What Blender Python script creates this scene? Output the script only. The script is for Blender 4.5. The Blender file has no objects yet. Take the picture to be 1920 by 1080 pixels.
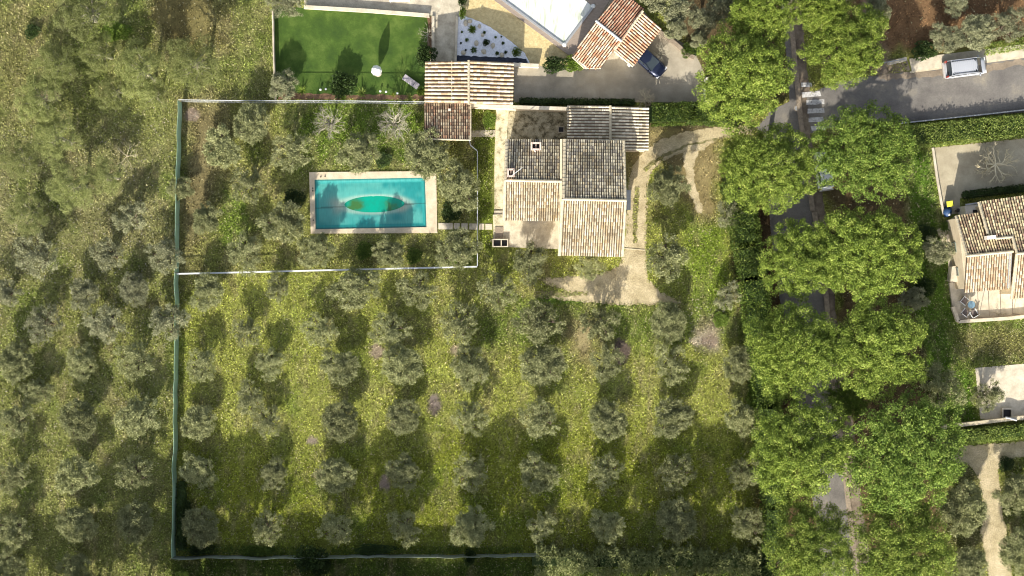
import bpy, bmesh, math, random
import numpy as np
from mathutils import Vector, Matrix
from mathutils.geometry import tessellate_polygon
R_ = math.radians
scene = bpy.context.scene
# ---------------------------------------------------------------- camera, light
S = 17.5          # photo pixels per metre on the ground
CH = 150.0        # height of the drone
cam = bpy.data.cameras.new('camera'); camo = bpy.data.objects.new('camera', cam)
scene.collection.objects.link(camo); scene.camera = camo
camo.location = (0, 0, CH); camo.rotation_euler = (0, 0, 0)
cam.sensor_width = 36; cam.lens = 36*CH/(1920/S); cam.clip_end = 3000; cam.clip_start = 1
SUN_E, SUN_A = 29.0, 12.0
wd = bpy.data.worlds.new('World'); scene.world = wd; wd.use_nodes = True
nt = wd.node_tree; sky = nt.nodes.new('ShaderNodeTexSky'); sky.sky_type = 'NISHITA'
sky.sun_disc = False; sky.sun_elevation = R_(SUN_E); sky.sun_rotation = R_(180+SUN_A); sky.dust_density = 2.5; sky.air_density = 1.0; sky.ozone_density = 0.6
bg = nt.nodes['Background']; hs_ = nt.nodes.new('ShaderNodeHueSaturation'); hs_.inputs['Saturation'].default_value = .55; nt.links.new(sky.outputs[0], hs_.inputs['Color']); nt.links.new(hs_.outputs[0], bg.inputs[0]); bg.inputs[1].default_value = 0.135
sl = bpy.data.lights.new('sun', 'SUN'); sl.energy = 4.7; sl.angle = R_(0.55); sl.color = (1.0, 0.93, 0.80)
so = bpy.data.objects.new('sun', sl); scene.collection.objects.link(so)
sdir = Vector((-math.sin(R_(SUN_A))*math.cos(R_(SUN_E)), -math.cos(R_(SUN_A))*math.cos(R_(SUN_E)), math.sin(R_(SUN_E))))
so.rotation_euler = sdir.to_track_quat('Z', 'Y').to_euler(); so.location = sdir*100
vs = scene.view_settings; vs.view_transform = 'Standard'; vs.look = 'None'; vs.gamma = 1; vs.exposure = 0.82; scene.cycles.pixel_filter_type = 'BLACKMAN_HARRIS'; scene.cycles.filter_width = 1.05; vs.use_curve_mapping = False

# ---------------------------------------------------------------- helpers
C = scene.collection
def W(px, py, h=0.0):
    k = (CH-h)/CH/S
    return Vector(((px-960)*k, (540-py)*k, h))
def tag(o, label=None, cat=None, group=None, kind=None):
    if label: o['label'] = label
    if cat: o['category'] = cat
    if group: o['group'] = group
    if kind: o['kind'] = kind
    return o
def thing(name, label, cat, loc=(0,0,0), rz=0, group=None, scale=1):
    o = bpy.data.objects.new(name, None); C.objects.link(o); o.empty_display_size = .3
    o.location = loc; o.rotation_euler = (0,0,rz)
    o.scale = (scale,)*3 if not hasattr(scale, '__len__') else scale
    return tag(o, label, cat, group)
WORLD = set()
def wthing(*k, **kw):
    """a thing whose parts are modelled in world coordinates"""
    t = thing(*k, **kw); WORLD.add(t.name); return t
def link(name, me, mat, parent=None):
    o = bpy.data.objects.new(name, me); C.objects.link(o)
    if mat and not me.materials: me.materials.append(mat)
    if parent:
        o.parent = parent
        if parent.name in WORLD: o.matrix_parent_inverse = Matrix.Translation(-parent.location)
    return o
def copy_tree(o, parent=None):
    c = o.copy(); C.objects.link(c)
    if parent: c.parent = parent
    for ch in list(o.children): copy_tree(ch, c)
    return c
def np_mesh(name, V, F, col=None, smooth=False):
    """V (N,3); F (M,k)"""
    me = bpy.data.meshes.new(name); V = np.asarray(V, np.float32); F = np.asarray(F, np.int32)
    M, k = F.shape
    me.vertices.add(len(V)); me.vertices.foreach_set('co', V.ravel())
    me.loops.add(M*k); me.loops.foreach_set('vertex_index', F.ravel())
    me.polygons.add(M); me.polygons.foreach_set('loop_start', np.arange(0, M*k, k, dtype=np.int32))
    me.polygons.foreach_set('loop_total', np.full(M, k, np.int32))
    if smooth: me.polygons.foreach_set('use_smooth', np.ones(M, bool))
    if col is not None:
        a = me.color_attributes.new('col', 'FLOAT_COLOR', 'POINT')
        c4 = np.ones((len(V), 4), np.float32); c4[:, :3] = col
        a.data.foreach_set('color', c4.ravel())
    me.update(calc_edges=True); me.validate(); return me
class MB:
    """collects shapes for ONE mesh"""
    def __init__(s): s.v = []; s.f = []
    def add(s, vs, fs):
        n = len(s.v); s.v += [tuple(v) for v in vs]; s.f += [[i+n for i in f] for f in fs]; return s
    def box(s, c, size, rz=0, taper=1.0):
        x, y, z = size[0]/2, size[1]/2, size[2]/2; m = Matrix.Rotation(rz, 3, 'Z'); c = Vector(c); vs = []
        for dz, t in ((-z, 1), (z, taper)):
            for dx, dy in ((-x,-y),(x,-y),(x,y),(-x,y)): vs.append(c + m @ Vector((dx*t, dy*t, dz)))
        return s.add(vs, [(3,2,1,0),(4,5,6,7),(0,1,5,4),(1,2,6,5),(2,3,7,6),(3,0,4,7)])
    def prism(s, pts, z0, z1):
        n = len(pts); a = sum(pts[i][0]*pts[(i+1)%n][1]-pts[(i+1)%n][0]*pts[i][1] for i in range(n))
        if a < 0: pts = pts[::-1]
        vs = [(p[0], p[1], z0) for p in pts]+[(p[0], p[1], z1) for p in pts]
        fs = [list(range(n))[::-1], list(range(n, 2*n))]+[(i, (i+1)%n, n+(i+1)%n, n+i) for i in range(n)]
        return s.add(vs, fs)
    def bar(s, a, b, w, h=None):
        a = Vector(a); b = Vector(b); h = h or w; d = (b-a).normalized()
        up = Vector((0,0,1)) if abs(d.z) < .95 else Vector((1,0,0))
        x = d.cross(up).normalized()*w/2; y = x.cross(d).normalized()*h/2
        vs = [p+i*x+j*y for p in (a, b) for i, j in ((-1,-1),(1,-1),(1,1),(-1,1))]
        return s.add(vs, [(0,1,2,3),(7,6,5,4),(0,4,5,1),(1,5,6,2),(2,6,7,3),(3,7,4,0)])
    def tube(s, pts, rad, n=6, cap=True):
        V, F = tube_np(pts, rad, n); k = len(s.v); s.v += [tuple(v) for v in V]; s.f += [[int(i)+k for i in f] for f in F]
        if cap: s.f.append([k+i for i in range(n)][::-1]); m = len(V); s.f.append([k+m-n+i for i in range(n)])
        return s
    def lathe(s, prof, c=(0,0,0), n=16, sx=1, sy=1, jag=0, rng=None):
        k = len(s.v); c = Vector(c)
        for (r, z) in prof:
            for i in range(n):
                a = 2*math.pi*i/n; q = r*(1+(rng.uniform(-jag, jag) if jag else 0))
                s.v.append(tuple(c+Vector((q*sx*math.cos(a), q*sy*math.sin(a), z))))
        for j in range(len(prof)-1):
            for i in range(n):
                a = k+j*n+i; b = k+j*n+(i+1)%n; s.f.append([a, b, b+n, a+n])
        s.f.append([k+i for i in range(n)][::-1]); m = k+(len(prof)-1)*n; s.f.append([m+i for i in range(n)])
        return s
    def build(s, name, mat, parent=None, smooth=False, bevel=0):
        me = bpy.data.meshes.new(name); me.from_pydata(s.v, [], s.f); me.update()
        if bevel:
            bm = bmesh.new(); bm.from_mesh(me)
            try: bmesh.ops.bevel(bm, geom=[e for e in bm.edges if e.calc_face_angle(0) > .5], offset=bevel, segments=2, affect='EDGES', profile=.6)
            except Exception: pass
            bm.to_mesh(me); bm.free()
        if smooth:
            for p in me.polygons: p.use_smooth = True
        return link(name, me, mat, parent)
def tube_np(pts, rad, n=5):
    pts = np.asarray([tuple(p) for p in pts], float); m = len(pts)
    rad = np.full(m, rad) if np.isscalar(rad) else np.asarray(rad, float)
    t = np.gradient(pts, axis=0); t /= np.linalg.norm(t, axis=1)[:, None]+1e-9
    ref = np.array([0.,0,1]) if abs(t[0,2]) < .9 else np.array([1.,0,0])
    a = np.cross(t, ref); a /= np.linalg.norm(a, axis=1)[:, None]+1e-9; b = np.cross(t, a)
    th = np.arange(n)*2*np.pi/n
    V = pts[:,None,:]+rad[:,None,None]*(np.cos(th)[None,:,None]*a[:,None,:]+np.sin(th)[None,:,None]*b[:,None,:])
    F = []
    for j in range(m-1):
        for i in range(n): F.append((j*n+i, j*n+(i+1)%n, (j+1)*n+(i+1)%n, (j+1)*n+i))
    return V.reshape(-1,3), np.array(F)
class NP:
    def __init__(s): s.V = []; s.F = []; s.n = 0; s.c = []
    def add(s, V, F, col=None):
        s.V.append(np.asarray(V, np.float32)); s.F.append(np.asarray(F)+s.n); s.n += len(V)
        if col is not None: s.c.append(np.broadcast_to(np.asarray(col, np.float32), (len(V), 3)))
    def mesh(s, name, smooth=False):
        return np_mesh(name, np.concatenate(s.V), np.concatenate(s.F), np.concatenate(s.c) if s.c else None, smooth)
def unit(a): return a/(np.linalg.norm(a, axis=-1, keepdims=True)+1e-9)
def leaf_quads(P, D, L, Wd, rng, face=None):
    N = len(P); D = unit(D); s = unit(np.cross(D, rng.normal(size=(N,3)) if face is None else face))
    L = np.broadcast_to(L, (N,))[:,None]; Wd = np.broadcast_to(Wd, (N,))[:,None]
    V = np.stack([P, P+D*L*.5+s*Wd*.5, P+D*L, P+D*L*.5-s*Wd*.5], 1).reshape(-1,3)
    return V, np.arange(4*N).reshape(-1,4)
def sdf(P, poly):
    """signed distance (px) to a polygon, negative inside"""
    P = np.asarray(P, float); n = len(poly); d = np.full(len(P), 1e9); ins = np.zeros(len(P), bool)
    for i in range(n):
        a = np.array(poly[i], float); b = np.array(poly[(i+1)%n], float); e = b-a; w = P-a
        t = np.clip((w@e)/(e@e+1e-9), 0, 1); d = np.minimum(d, np.linalg.norm(w-t[:,None]*e, axis=1))
        c = ((a[1] > P[:,1]) != (b[1] > P[:,1])); 
        with np.errstate(all='ignore'): x = (b[0]-a[0])*(P[:,1]-a[1])/(b[1]-a[1]+1e-12)+a[0]
        ins ^= c & (P[:,0] < x)
    return np.where(ins, -d, d)
def sstep(x, a, b): t = np.clip((x-a)/(b-a), 0, 1); return t*t*(3-2*t)
_nr = np.random.RandomState(5).rand(256, 256)
def vnoise(x, y, sc):
    x = x/sc+100; y = y/sc+100; xi = np.floor(x).astype(int); yi = np.floor(y).astype(int); fx = x-xi; fy = y-yi
    fx = fx*fx*(3-2*fx); fy = fy*fy*(3-2*fy); g = lambda i, j: _nr[i % 256, j % 256]
    return (g(xi,yi)*(1-fx)+g(xi+1,yi)*fx)*(1-fy)+(g(xi,yi+1)*(1-fx)+g(xi+1,yi+1)*fx)*fy
def fbm(x, y, sc): return .5*vnoise(x,y,sc)+.3*vnoise(y,x,sc/2.3)+.2*vnoise(x,y,sc/5.1)

# ---------------------------------------------------------------- materials
MATS = {}
def newmat(name):
    m = bpy.data.materials.new(name); m.use_nodes = True; MATS[name] = m
    return m, m.node_tree, m.node_tree.nodes['Principled BSDF']
def ramp(t, stops):
    r = t.nodes.new('ShaderNodeValToRGB'); e = r.color_ramp.elements
    while len(e) > 1: e.remove(e[-1])
    e[0].position = stops[0][0]; e[0].color = (*stops[0][1], 1)
    for p, c in stops[1:]: q = e.new(p); q.color = (*c, 1)
    return r
def noise(t, scale, detail=5, rough=.6, vec=None, dist=0):
    n = t.nodes.new('ShaderNodeTexNoise'); n.inputs['Scale'].default_value = scale; n.inputs['Detail'].default_value = detail
    n.inputs['Roughness'].default_value = rough; n.inputs['Distortion'].default_value = dist
    if vec: t.links.new(vec, n.inputs['Vector'])
    return n
def coords(t): return t.nodes.new('ShaderNodeTexCoord').outputs['Object']
def mix(t, fac, a, b, mode='MIX'):
    m = t.nodes.new('ShaderNodeMix'); m.data_type = 'RGBA'; m.blend_type = mode
    for s, v in ((m.inputs['Factor'], fac), (m.inputs['A'], a), (m.inputs['B'], b)):
        if hasattr(v, 'links') or hasattr(v, 'is_linked'): t.links.new(v, s)
        elif isinstance(v, (int, float)): s.default_value = v
        else: s.default_value = (*v, 1)
    return m.outputs['Result']
def bump(t, h, strength, dist, p):
    b = t.nodes.new('ShaderNodeBump'); b.inputs['Strength'].default_value = strength; b.inputs['Distance'].default_value = dist
    t.links.new(h, b.inputs['Height']); t.links.new(b.outputs[0], p.inputs['Normal'])
def surf(name, stops, sc=2.0, sc2=25., rough=.85, bmp=.3, bd=.03, k2=.35, detail=6, metallic=0, spec=.3, stretch=None):
    """noise-mottled surface; stops = ramp of real colours"""
    m, t, p = newmat(name); v = coords(t)
    if stretch:
        mp = t.nodes.new('ShaderNodeMapping'); mp.inputs['Scale'].default_value = stretch[:3]
        if len(stretch) > 3: mp.inputs['Rotation'].default_value = (0, 0, stretch[3])
        t.links.new(v, mp.inputs['Vector']); v = mp.outputs[0]
    n = noise(t, sc, detail, .65, v); r = ramp(t, stops); t.links.new(n.outputs['Fac'], r.inputs[0])
    n2 = noise(t, sc2, 4, .7, v); r2 = ramp(t, [(.25, (1-k2,)*3), (.75, (1+k2,)*3)]); t.links.new(n2.outputs['Fac'], r2.inputs[0])
    t.links.new(mix(t, 1.0, r.outputs[0], r2.outputs[0], 'MULTIPLY'), p.inputs['Base Color'])
    p.inputs['Roughness'].default_value = rough; p.inputs['Metallic'].default_value = metallic; p.inputs['Specular IOR Level'].default_value = spec
    if bmp: bump(t, n2.outputs['Fac'], bmp, bd, p)
    return m
def plain(name, c, rough=.5, metallic=0, var=.12, sc=8, spec=.5):
    return surf(name, [(.3, tuple(x*(1-var) for x in c)), (.7, tuple(min(1, x*(1+var)) for x in c))], sc, sc*6, rough, 0, k2=var*.6, metallic=metallic, spec=spec)
def leafmat(name, c1, c2, c3=None, tr=.25, rough=.6, spec=.25):
    """leaf colours vary from leaf to leaf, cluster to cluster and tree to tree"""
    m, t, p = newmat(name); g = t.nodes.new('ShaderNodeNewGeometry'); oi = t.nodes.new('ShaderNodeObjectInfo')
    r = ramp(t, [(0, c1), (.6, c2), (1, c3 or c2)]); n = noise(t, 1.3, 2, .5, coords(t))
    a = t.nodes.new('ShaderNodeMath'); a.operation = 'MULTIPLY_ADD'; t.links.new(g.outputs['Random Per Island'], a.inputs[0]); a.inputs[1].default_value = .55
    b = t.nodes.new('ShaderNodeMath'); b.operation = 'MULTIPLY_ADD'; t.links.new(n.outputs['Fac'], b.inputs[0]); b.inputs[1].default_value = 1.2; b.inputs[2].default_value = -.38
    t.links.new(b.outputs[0], a.inputs[2]); t.links.new(a.outputs[0], r.inputs[0])
    h = t.nodes.new('ShaderNodeHueSaturation'); t.links.new(r.outputs[0], h.inputs['Color'])
    mr = t.nodes.new('ShaderNodeMapRange'); mr.inputs['To Min'].default_value = .82; mr.inputs['To Max'].default_value = 1.2
    t.links.new(oi.outputs['Random'], mr.inputs['Value']); t.links.new(mr.outputs[0], h.inputs['Value'])
    t.links.new(h.outputs[0], p.inputs['Base Color']); p.inputs['Roughness'].default_value = rough; p.inputs['Specular IOR Level'].default_value = spec
    if tr:
        tl = t.nodes.new('ShaderNodeBsdfTranslucent'); t.links.new(h.outputs[0], tl.inputs[0]); mx = t.nodes.new('ShaderNodeMixShader'); mx.inputs[0].default_value = tr
        t.links.new(p.outputs[0], mx.inputs[1]); t.links.new(tl.outputs[0], mx.inputs[2]); t.links.new(mx.outputs[0], t.nodes['Material Output'].inputs[0])
    return m
def attrmat(name, sc=14, k=.35, rough=.85, bmp=0, transl=0, isl=0, big=None):
    m, t, p = newmat(name); a = t.nodes.new('ShaderNodeAttribute'); a.attribute_name = 'col'; v = coords(t)
    n = noise(t, sc, 6, .7, v); r = ramp(t, [(.28, (1-k,)*3), (.72, (1+k,)*3)]); t.links.new(n.outputs['Fac'], r.inputs[0])
    c = mix(t, 1.0, a.outputs['Color'], r.outputs[0], 'MULTIPLY')
    if big:
        n3 = noise(t, big[0], 5, .6, v); r3 = ramp(t, [(.3, big[1]), (.7, big[2])]); t.links.new(n3.outputs['Fac'], r3.inputs[0]); c = mix(t, 1.0, c, r3.outputs[0], 'MULTIPLY')
    if isl:
        g = t.nodes.new('ShaderNodeNewGeometry'); r2 = ramp(t, [(0, (1-isl,)*3), (1, (1+isl,)*3)]); t.links.new(g.outputs['Random Per Island'], r2.inputs[0]); c = mix(t, 1.0, c, r2.outputs[0], 'MULTIPLY')
    t.links.new(c, p.inputs['Base Color']); p.inputs['Roughness'].default_value = rough; p.inputs['Specular IOR Level'].default_value = .15
    if bmp: bump(t, n.outputs['Fac'], bmp, .05, p)
    if transl:
        tl = t.nodes.new('ShaderNodeBsdfTranslucent'); t.links.new(c, tl.inputs[0]); mx = t.nodes.new('ShaderNodeMixShader'); mx.inputs[0].default_value = transl
        t.links.new(p.outputs[0], mx.inputs[1]); t.links.new(tl.outputs[0], mx.inputs[2]); t.links.new(mx.outputs[0], t.nodes['Material Output'].inputs[0])
    return m
M = {}
M['ground'] = attrmat('ground', 9, .45, .95, .8, big=(.35, (.75,.72,.7), (1.2,1.22,1.25)))
M['grass'] = attrmat('grass_blades', 5, .25, .8, 0, .25, .5)
M['lawn'] = surf('lawn', [(.32, (.03,.065,.010)), (.5, (.052,.10,.013)), (.68, (.10,.155,.028))], .45, 26, .9, .9, .05, .6)
M['lawn_soft'] = surf('lawn_soft', [(.3, (.08,.14,.02)), (.5, (.13,.19,.03)), (.7, (.19,.19,.06))], .35, 18, .9, .6, .04, .45)
M['asphalt'] = surf('asphalt', [(.35, (.13,.12,.112)), (.55, (.18,.168,.152)), (.72, (.27,.24,.19))], .35, 11, .9, .2, .01, .3)
M['court'] = surf('court_gravel', [(.3, (.30,.26,.18)), (.5, (.40,.35,.25)), (.72, (.52,.47,.34))], .4, 14, .95, .3, .02, .25)
M['verge'] = surf('needle_litter', [(.3, (.09,.07,.055)), (.5, (.17,.135,.10)), (.7, (.28,.23,.17))], .8, 14, .95, .5, .03, .35)
M['dust'] = surf('dusty_verge', [(.3, (.16,.13,.10)), (.7, (.32,.26,.19))], .8, 14, .95, .4, .02, .3)
M['gravel'] = surf('gravel', [(.3, (.27,.215,.12)), (.42, (.40,.335,.20)), (.6, (.51,.43,.275)), (.75, (.62,.54,.37))], .7, 9, .95, 1.0, .06, .5)
M['yard'] = surf('yard_gravel', [(.3, (.24,.215,.165)), (.5, (.33,.295,.23)), (.72, (.46,.415,.33))], .3, 14, .95, .3, .02, .22)
M['beige_gravel'] = surf('beige_gravel', [(.3, (.42,.33,.16)), (.7, (.62,.52,.28))], 2.5, 12, .95, .6, .03, .35)
M['pebbles'] = surf('white_pebbles', [(.3, (.70,.72,.78)), (.7, (.86,.88,.93))], 4, 10, .8, .8, .04, .25)
M['slate'] = surf('slate_chips', [(.3, (.015,.018,.03)), (.7, (.05,.06,.09))], 3, 12, .7, .9, .05, .4)
M['concrete'] = surf('concrete', [(.3, (.30,.26,.20)), (.5, (.46,.41,.31)), (.7, (.60,.54,.42))], 1.0, 12, .9, .3, .02, .2)
M['mossy'] = surf('mossy_concrete', [(.32, (.06,.055,.035)), (.42, (.17,.145,.085)), (.52, (.38,.34,.225)), (.7, (.56,.50,.36))], 1.6, 9, .95, .6, .03, .4, 8)
M['worn'] = surf('worn_path', [(.34, (.16,.14,.07)), (.46, (.50,.45,.30)), (.7, (.72,.64,.47))], 1.4, 9, .95, .5, .03, .25, 8)
M['stone'] = surf('pale_stone', [(.3, (.42,.37,.28)), (.5, (.55,.49,.38)), (.75, (.68,.61,.49))], 1.2, 10, .85, .3, .02, .14)
M['render'] = surf('rendered_wall', [(.3, (.55,.46,.32)), (.7, (.70,.60,.44))], .8, 10, .9, .2, .01, .1)
M['white_wall'] = surf('white_wall', [(.3, (.62,.58,.50)), (.7, (.76,.72,.64))], .8, 10, .9, .2, .01, .1)
M['mortar'] = surf('mortar', [(.3, (.42,.36,.25)), (.7, (.62,.55,.40))], 3, 18, .9, .5, .03, .25)
M['tile'] = attrmat('roof_tile', 11, .32, .85)
M['under2'] = surf('tile_channel_light', [(.3, (.17,.115,.075)), (.7, (.30,.21,.14))], 4, 20, .9, .3)
M['under'] = surf('tile_channel', [(.3, (.05,.035,.022)), (.7, (.12,.085,.055))], 4, 20, .9, .3)
M['coping'] = surf('pool_coping', [(.3, (.50,.41,.29)), (.55, (.60,.51,.37)), (.75, (.68,.60,.46))], 1.5, 12, .85, .3, .02, .12)
M['wood'] = surf('deck_wood', [(.3, (.20,.16,.13)), (.7, (.36,.30,.25))], 3, 20, .8, .4, .02, .2, stretch=(1,9,1,R_(36)))
M['weeds'] = surf('track_weeds', [(.3, (.12,.115,.045)), (.5, (.22,.20,.09)), (.7, (.34,.29,.17))], 2.5, 18, .95, .8, .05, .4)
M['bark'] = surf('bark', [(.3, (.06,.045,.03)), (.7, (.17,.13,.10))], 4, 25, .95, .8, .03, .3, stretch=(1,1,.25))
M['pale_bark'] = surf('pale_bark', [(.3, (.27,.25,.19)), (.7, (.44,.41,.32))], 4, 25, .95, .6, .02, .25)
M['cream_bark'] = surf('cream_bark', [(.3, (.55,.47,.30)), (.7, (.75,.67,.47))], 4, 25, .9, .4, .02, .2)
M['olive'] = leafmat('olive_leaf', (.115,.13,.052), (.305,.322,.15), (.54,.54,.30), .18)
M['olive2'] = leafmat('silver_olive_leaf', (.15,.16,.085), (.32,.33,.19), (.48,.47,.31), .2)
M['pine'] = leafmat('pine_needles', (.06,.10,.014), (.21,.285,.04), (.46,.52,.13), .14)
M['pine_d'] = leafmat('deep_pine_needles', (.045,.085,.013), (.165,.245,.036), (.40,.47,.115), .14)
M['airy'] = leafmat('airy_needles', (.13,.16,.05), (.27,.30,.105), (.40,.42,.18), .3)
M['hedge'] = leafmat('hedge_leaf', (.035,.065,.012), (.11,.17,.025), (.26,.30,.07), .25)
M['shaggy'] = leafmat('shaggy_hedge_leaf', (.09,.11,.035), (.25,.28,.11), (.42,.44,.20), .2)
M['hedge2'] = leafmat('light_hedge_leaf', (.10,.15,.025), (.24,.31,.07), (.40,.45,.15), .3)
M['bush'] = leafmat('bush_leaf', (.07,.12,.015), (.19,.28,.04), (.34,.42,.10), .3)
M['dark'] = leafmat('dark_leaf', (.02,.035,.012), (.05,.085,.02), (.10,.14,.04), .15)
M['lime'] = leafmat('lime_leaf', (.20,.26,.02), (.38,.42,.06), (.5,.52,.12), .25)
M['blue'] = leafmat('blue_leaf', (.07,.14,.12), (.12,.22,.19), (.2,.3,.27), .1)
M['screen'] = surf('green_screen', [(.3, (.30,.46,.32)), (.6, (.38,.56,.40)), (.8, (.46,.62,.46))], .8, 14, .7, .3, .02, .2)
M['grey_screen'] = surf('grey_screen', [(.3, (.17,.21,.17)), (.7, (.30,.34,.28))], .8, 14, .7, .3, .02, .2)
M['white_metal'] = plain('white_metal', (.60,.62,.62), .5, .0)
M['grey_metal'] = plain('grey_metal', (.35,.36,.37), .5, .3)
M['white'] = plain('white_cover', (.78,.79,.78), .7)
M['black'] = plain('black_void', (.012,.012,.014), .6)
M['soil'] = surf('soil', [(.3, (.10,.06,.035)), (.7, (.24,.15,.09))], 1.5, 14, .95, .8, .05, .35)
# ---------------------------------------------------------------- ground and its zones (photo pixels)
DRIVE = [(1408,236),(1380,234),(1330,240),(1275,250),(1235,264),(1205,285),(1187,312),(1176,345),(1174,400),(1172,470),(1160,500),(1128,512),(1080,517),(1040,520),(1005,523),(1035,536),(1060,545),(1052,552),(1022,558),(1080,566),(1150,572),(1215,572),(1278,568),(1240,548),(1216,525),(1212,480),(1212,420),(1214,372),(1218,330),(1240,302),(1280,285),(1320,280),(1345,262),(1390,252),(1418,246)]
ERODE = [(1280,285),(1310,281),(1300,315),(1305,350),(1318,395),(1308,402),(1292,360),(1284,320)]
MED1 = [(1191,350),(1198,352),(1196,400),(1194,455),(1188,456),(1187,400)]
MED2 = [(1206,318),(1217,305),(1246,288),(1290,270),(1345,259),(1345,262),(1290,274),(1249,293),(1221,312),(1210,323)]
MED3 = [(1000,545),(1060,546),(1100,548),(1100,552),(1050,556),(1005,560)]
ROAD_E = [(1570,150),(1655,140),(1770,127),(1990,100),(1990,205),(1800,221),(1690,229),(1640,232),(1600,228),(1520,250),(1512,180)]
ROAD_N = [(1456,-60),(1476,0),(1488,120),(1500,225),(1522,400),(1545,520),(1553,600),(1566,720),(1578,800),(1592,920),(1606,1050),(1620,1160),(1560,1160),(1540,1080),(1528,960),(1505,850),(1490,740),(1478,650),(1462,560),(1447,450),(1440,380),(1445,300),(1432,250),(1418,240),(1450,205),(1480,190),(1476,120),(1462,0),(1440,-60)]
VERGE_N = [(1490,-60),(1502,0),(1512,120),(1520,180),(1520,250),(1548,400),(1562,500),(1568,600),(1590,720),(1600,800),(1612,920),(1632,1050),(1650,1160),(1620,1160),(1606,1050),(1592,920),(1578,800),(1566,720),(1553,600),(1545,520),(1522,400),(1500,225),(1488,120),(1476,0),(1460,-60)]
LAWN = [(512,12),(560,14),(800,28),(812,30),(812,60),(806,114),(797,122),(797,186),(516,186)]
YARD = [(800,-40),(963,118),(963,192),(1326,192),(1326,148),(1300,92),(1238,55),(1150,-40)]
NYARD = [(560,-60),(1150,-60),(1125,20),(990,118),(797,118),(806,28),(572,12)]
PEB = [(857,32),(872,30),(911,46),(955,75),(984,100),(993,118),(854,116)]
POOL = [(580,323),(818,321),(820,437),(583,438)]
ECOURT = [(1750,277),(1990,252),(1990,350),(1800,372),(1800,400),(1768,402)]
EHOUSE = [(1770,400),(1990,350),(1990,590),(1795,604),(1780,520)]
PATIO = [(1828,690),(1990,676),(1990,790),(1838,786)]
SANDR = [(1780,838),(1990,822),(1990,850),(1900,858),(1872,880),(1878,950),(1892,1020),(1905,1160),(1858,1160),(1850,1060),(1838,1000),(1845,960),(1836,900),(1815,870),(1778,868)]
MAIN = [(945,196),(1216,196),(1216,284),(1176,290),(1176,482),(1048,482),(1048,466),(926,466),(922,400),(928,200)]
SHED = [(795,190),(884,190),(884,262),(797,260)]
zones = [ # polygon, colour, soft px
 ([(-200,-200),(512,-200),(512,190),(335,190),(332,1300),(-200,1300)], (.225,.245,.075), 12),
 ([(-200,-200),(130,-200),(90,60),(60,230),(-200,250)], (.21,.21,.075), 50),
 ([(240,-100),(430,-100),(420,90),(300,100)], (.18,.155,.06), 40),
 ([(-200,250),(300,260),(325,500),(120,480),(-200,600)], (.235,.235,.10), 60),
 ([(335,190),(895,190),(895,500),(332,512)], (.25,.265,.075), 12),
 ([(540,190),(800,190),(800,315),(560,315)], (.13,.19,.03), 30),
 ([(335,820),(600,860),(900,800),(1420,820),(1420,1045),(335,1045)], (.22,.25,.035), 60),
 ([(335,190),(420,190),(430,330),(340,510)], (.22,.19,.09), 40),
 ([(905,560),(1440,565),(1440,640),(905,650)], (.17,.22,.045), 30),
 ([(1060,600),(1120,600),(1110,680),(1050,670)], (.30,.25,.13), 25),
 ([(1285,400),(1372,400),(1375,570),(1290,565)], (.19,.26,.035), 25),
 ([(1300,600),(1345,600),(1350,660),(1310,650)], (.34,.29,.20), 20),
 ([(1180,240),(1350,235),(1345,420),(1300,400),(1225,300),(1170,340)], (.27,.22,.10), 20),
 ([(884,192),(930,192),(925,470),(895,470),(885,260)], (.15,.19,.03), 10),
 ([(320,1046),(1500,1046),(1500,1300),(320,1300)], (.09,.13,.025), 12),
 ([(1372,330),(1470,330),(1520,800),(1560,1160),(1430,1160),(1430,780),(1370,500)], (.13,.085,.045), 20),
 ([(1540,240),(1700,240),(1740,560),(1770,800),(1790,1160),(1620,1160),(1580,700)], (.13,.095,.045), 20),
 ([(1700,280),(1750,278),(1768,400),(1790,600),(1990,590),(1990,690),(1828,695),(1835,800),(1760,800),(1710,560)], (.11,.19,.025), 15),
 ([(1790,620),(1990,600),(1990,680),(1800,690)], (.19,.19,.065), 30),
 ([(1775,838),(1840,838),(1845,960),(1850,1160),(1780,1160)], (.15,.16,.05), 20),
 ([(1870,870),(1990,850),(1990,1160),(1895,1160)], (.15,.17,.04), 10),
 ([(1560,-100),(2100,-100),(2100,70),(1750,100),(1660,100),(1640,145),(1600,60)], (.20,.12,.06), 15),
 ([(1600,-60),(1640,-60),(1668,140),(1640,142),(1625,60)], (.30,.22,.15), 12),
 ([(1230,-60),(1470,-60),(1480,200),(1320,150)], (.11,.08,.04), 15),
 ([(1210,190),(1420,190),(1400,240),(1215,240)], (.12,.10,.05), 8),
]
spots = [(707,658,14,16,(.34,.28,.20)),(815,760,13,24,(.20,.165,.14)),(853,656,12,13,(.32,.27,.18)),(1165,660,18,26,(.14,.11,.09)),(1045,675,12,22,(.19,.14,.12)),
 (722,905,10,18,(.25,.20,.16)),(600,890,14,12,(.26,.23,.14)),(1310,640,18,8,(.45,.40,.30)),
 (360,215,14,12,(.28,.22,.17)),(90,180,26,12,(.36,.28,.17)),(1330,640,16,12,(.30,.24,.18)),(585,826,12,9,(.30,.25,.19)),
 (950,560,30,16,(.14,.19,.03)),(1060,560,60,10,(.12,.19,.03)),(440,420,30,60,(.16,.22,.04)),(860,480,30,20,(.13,.19,.03))]
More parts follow.
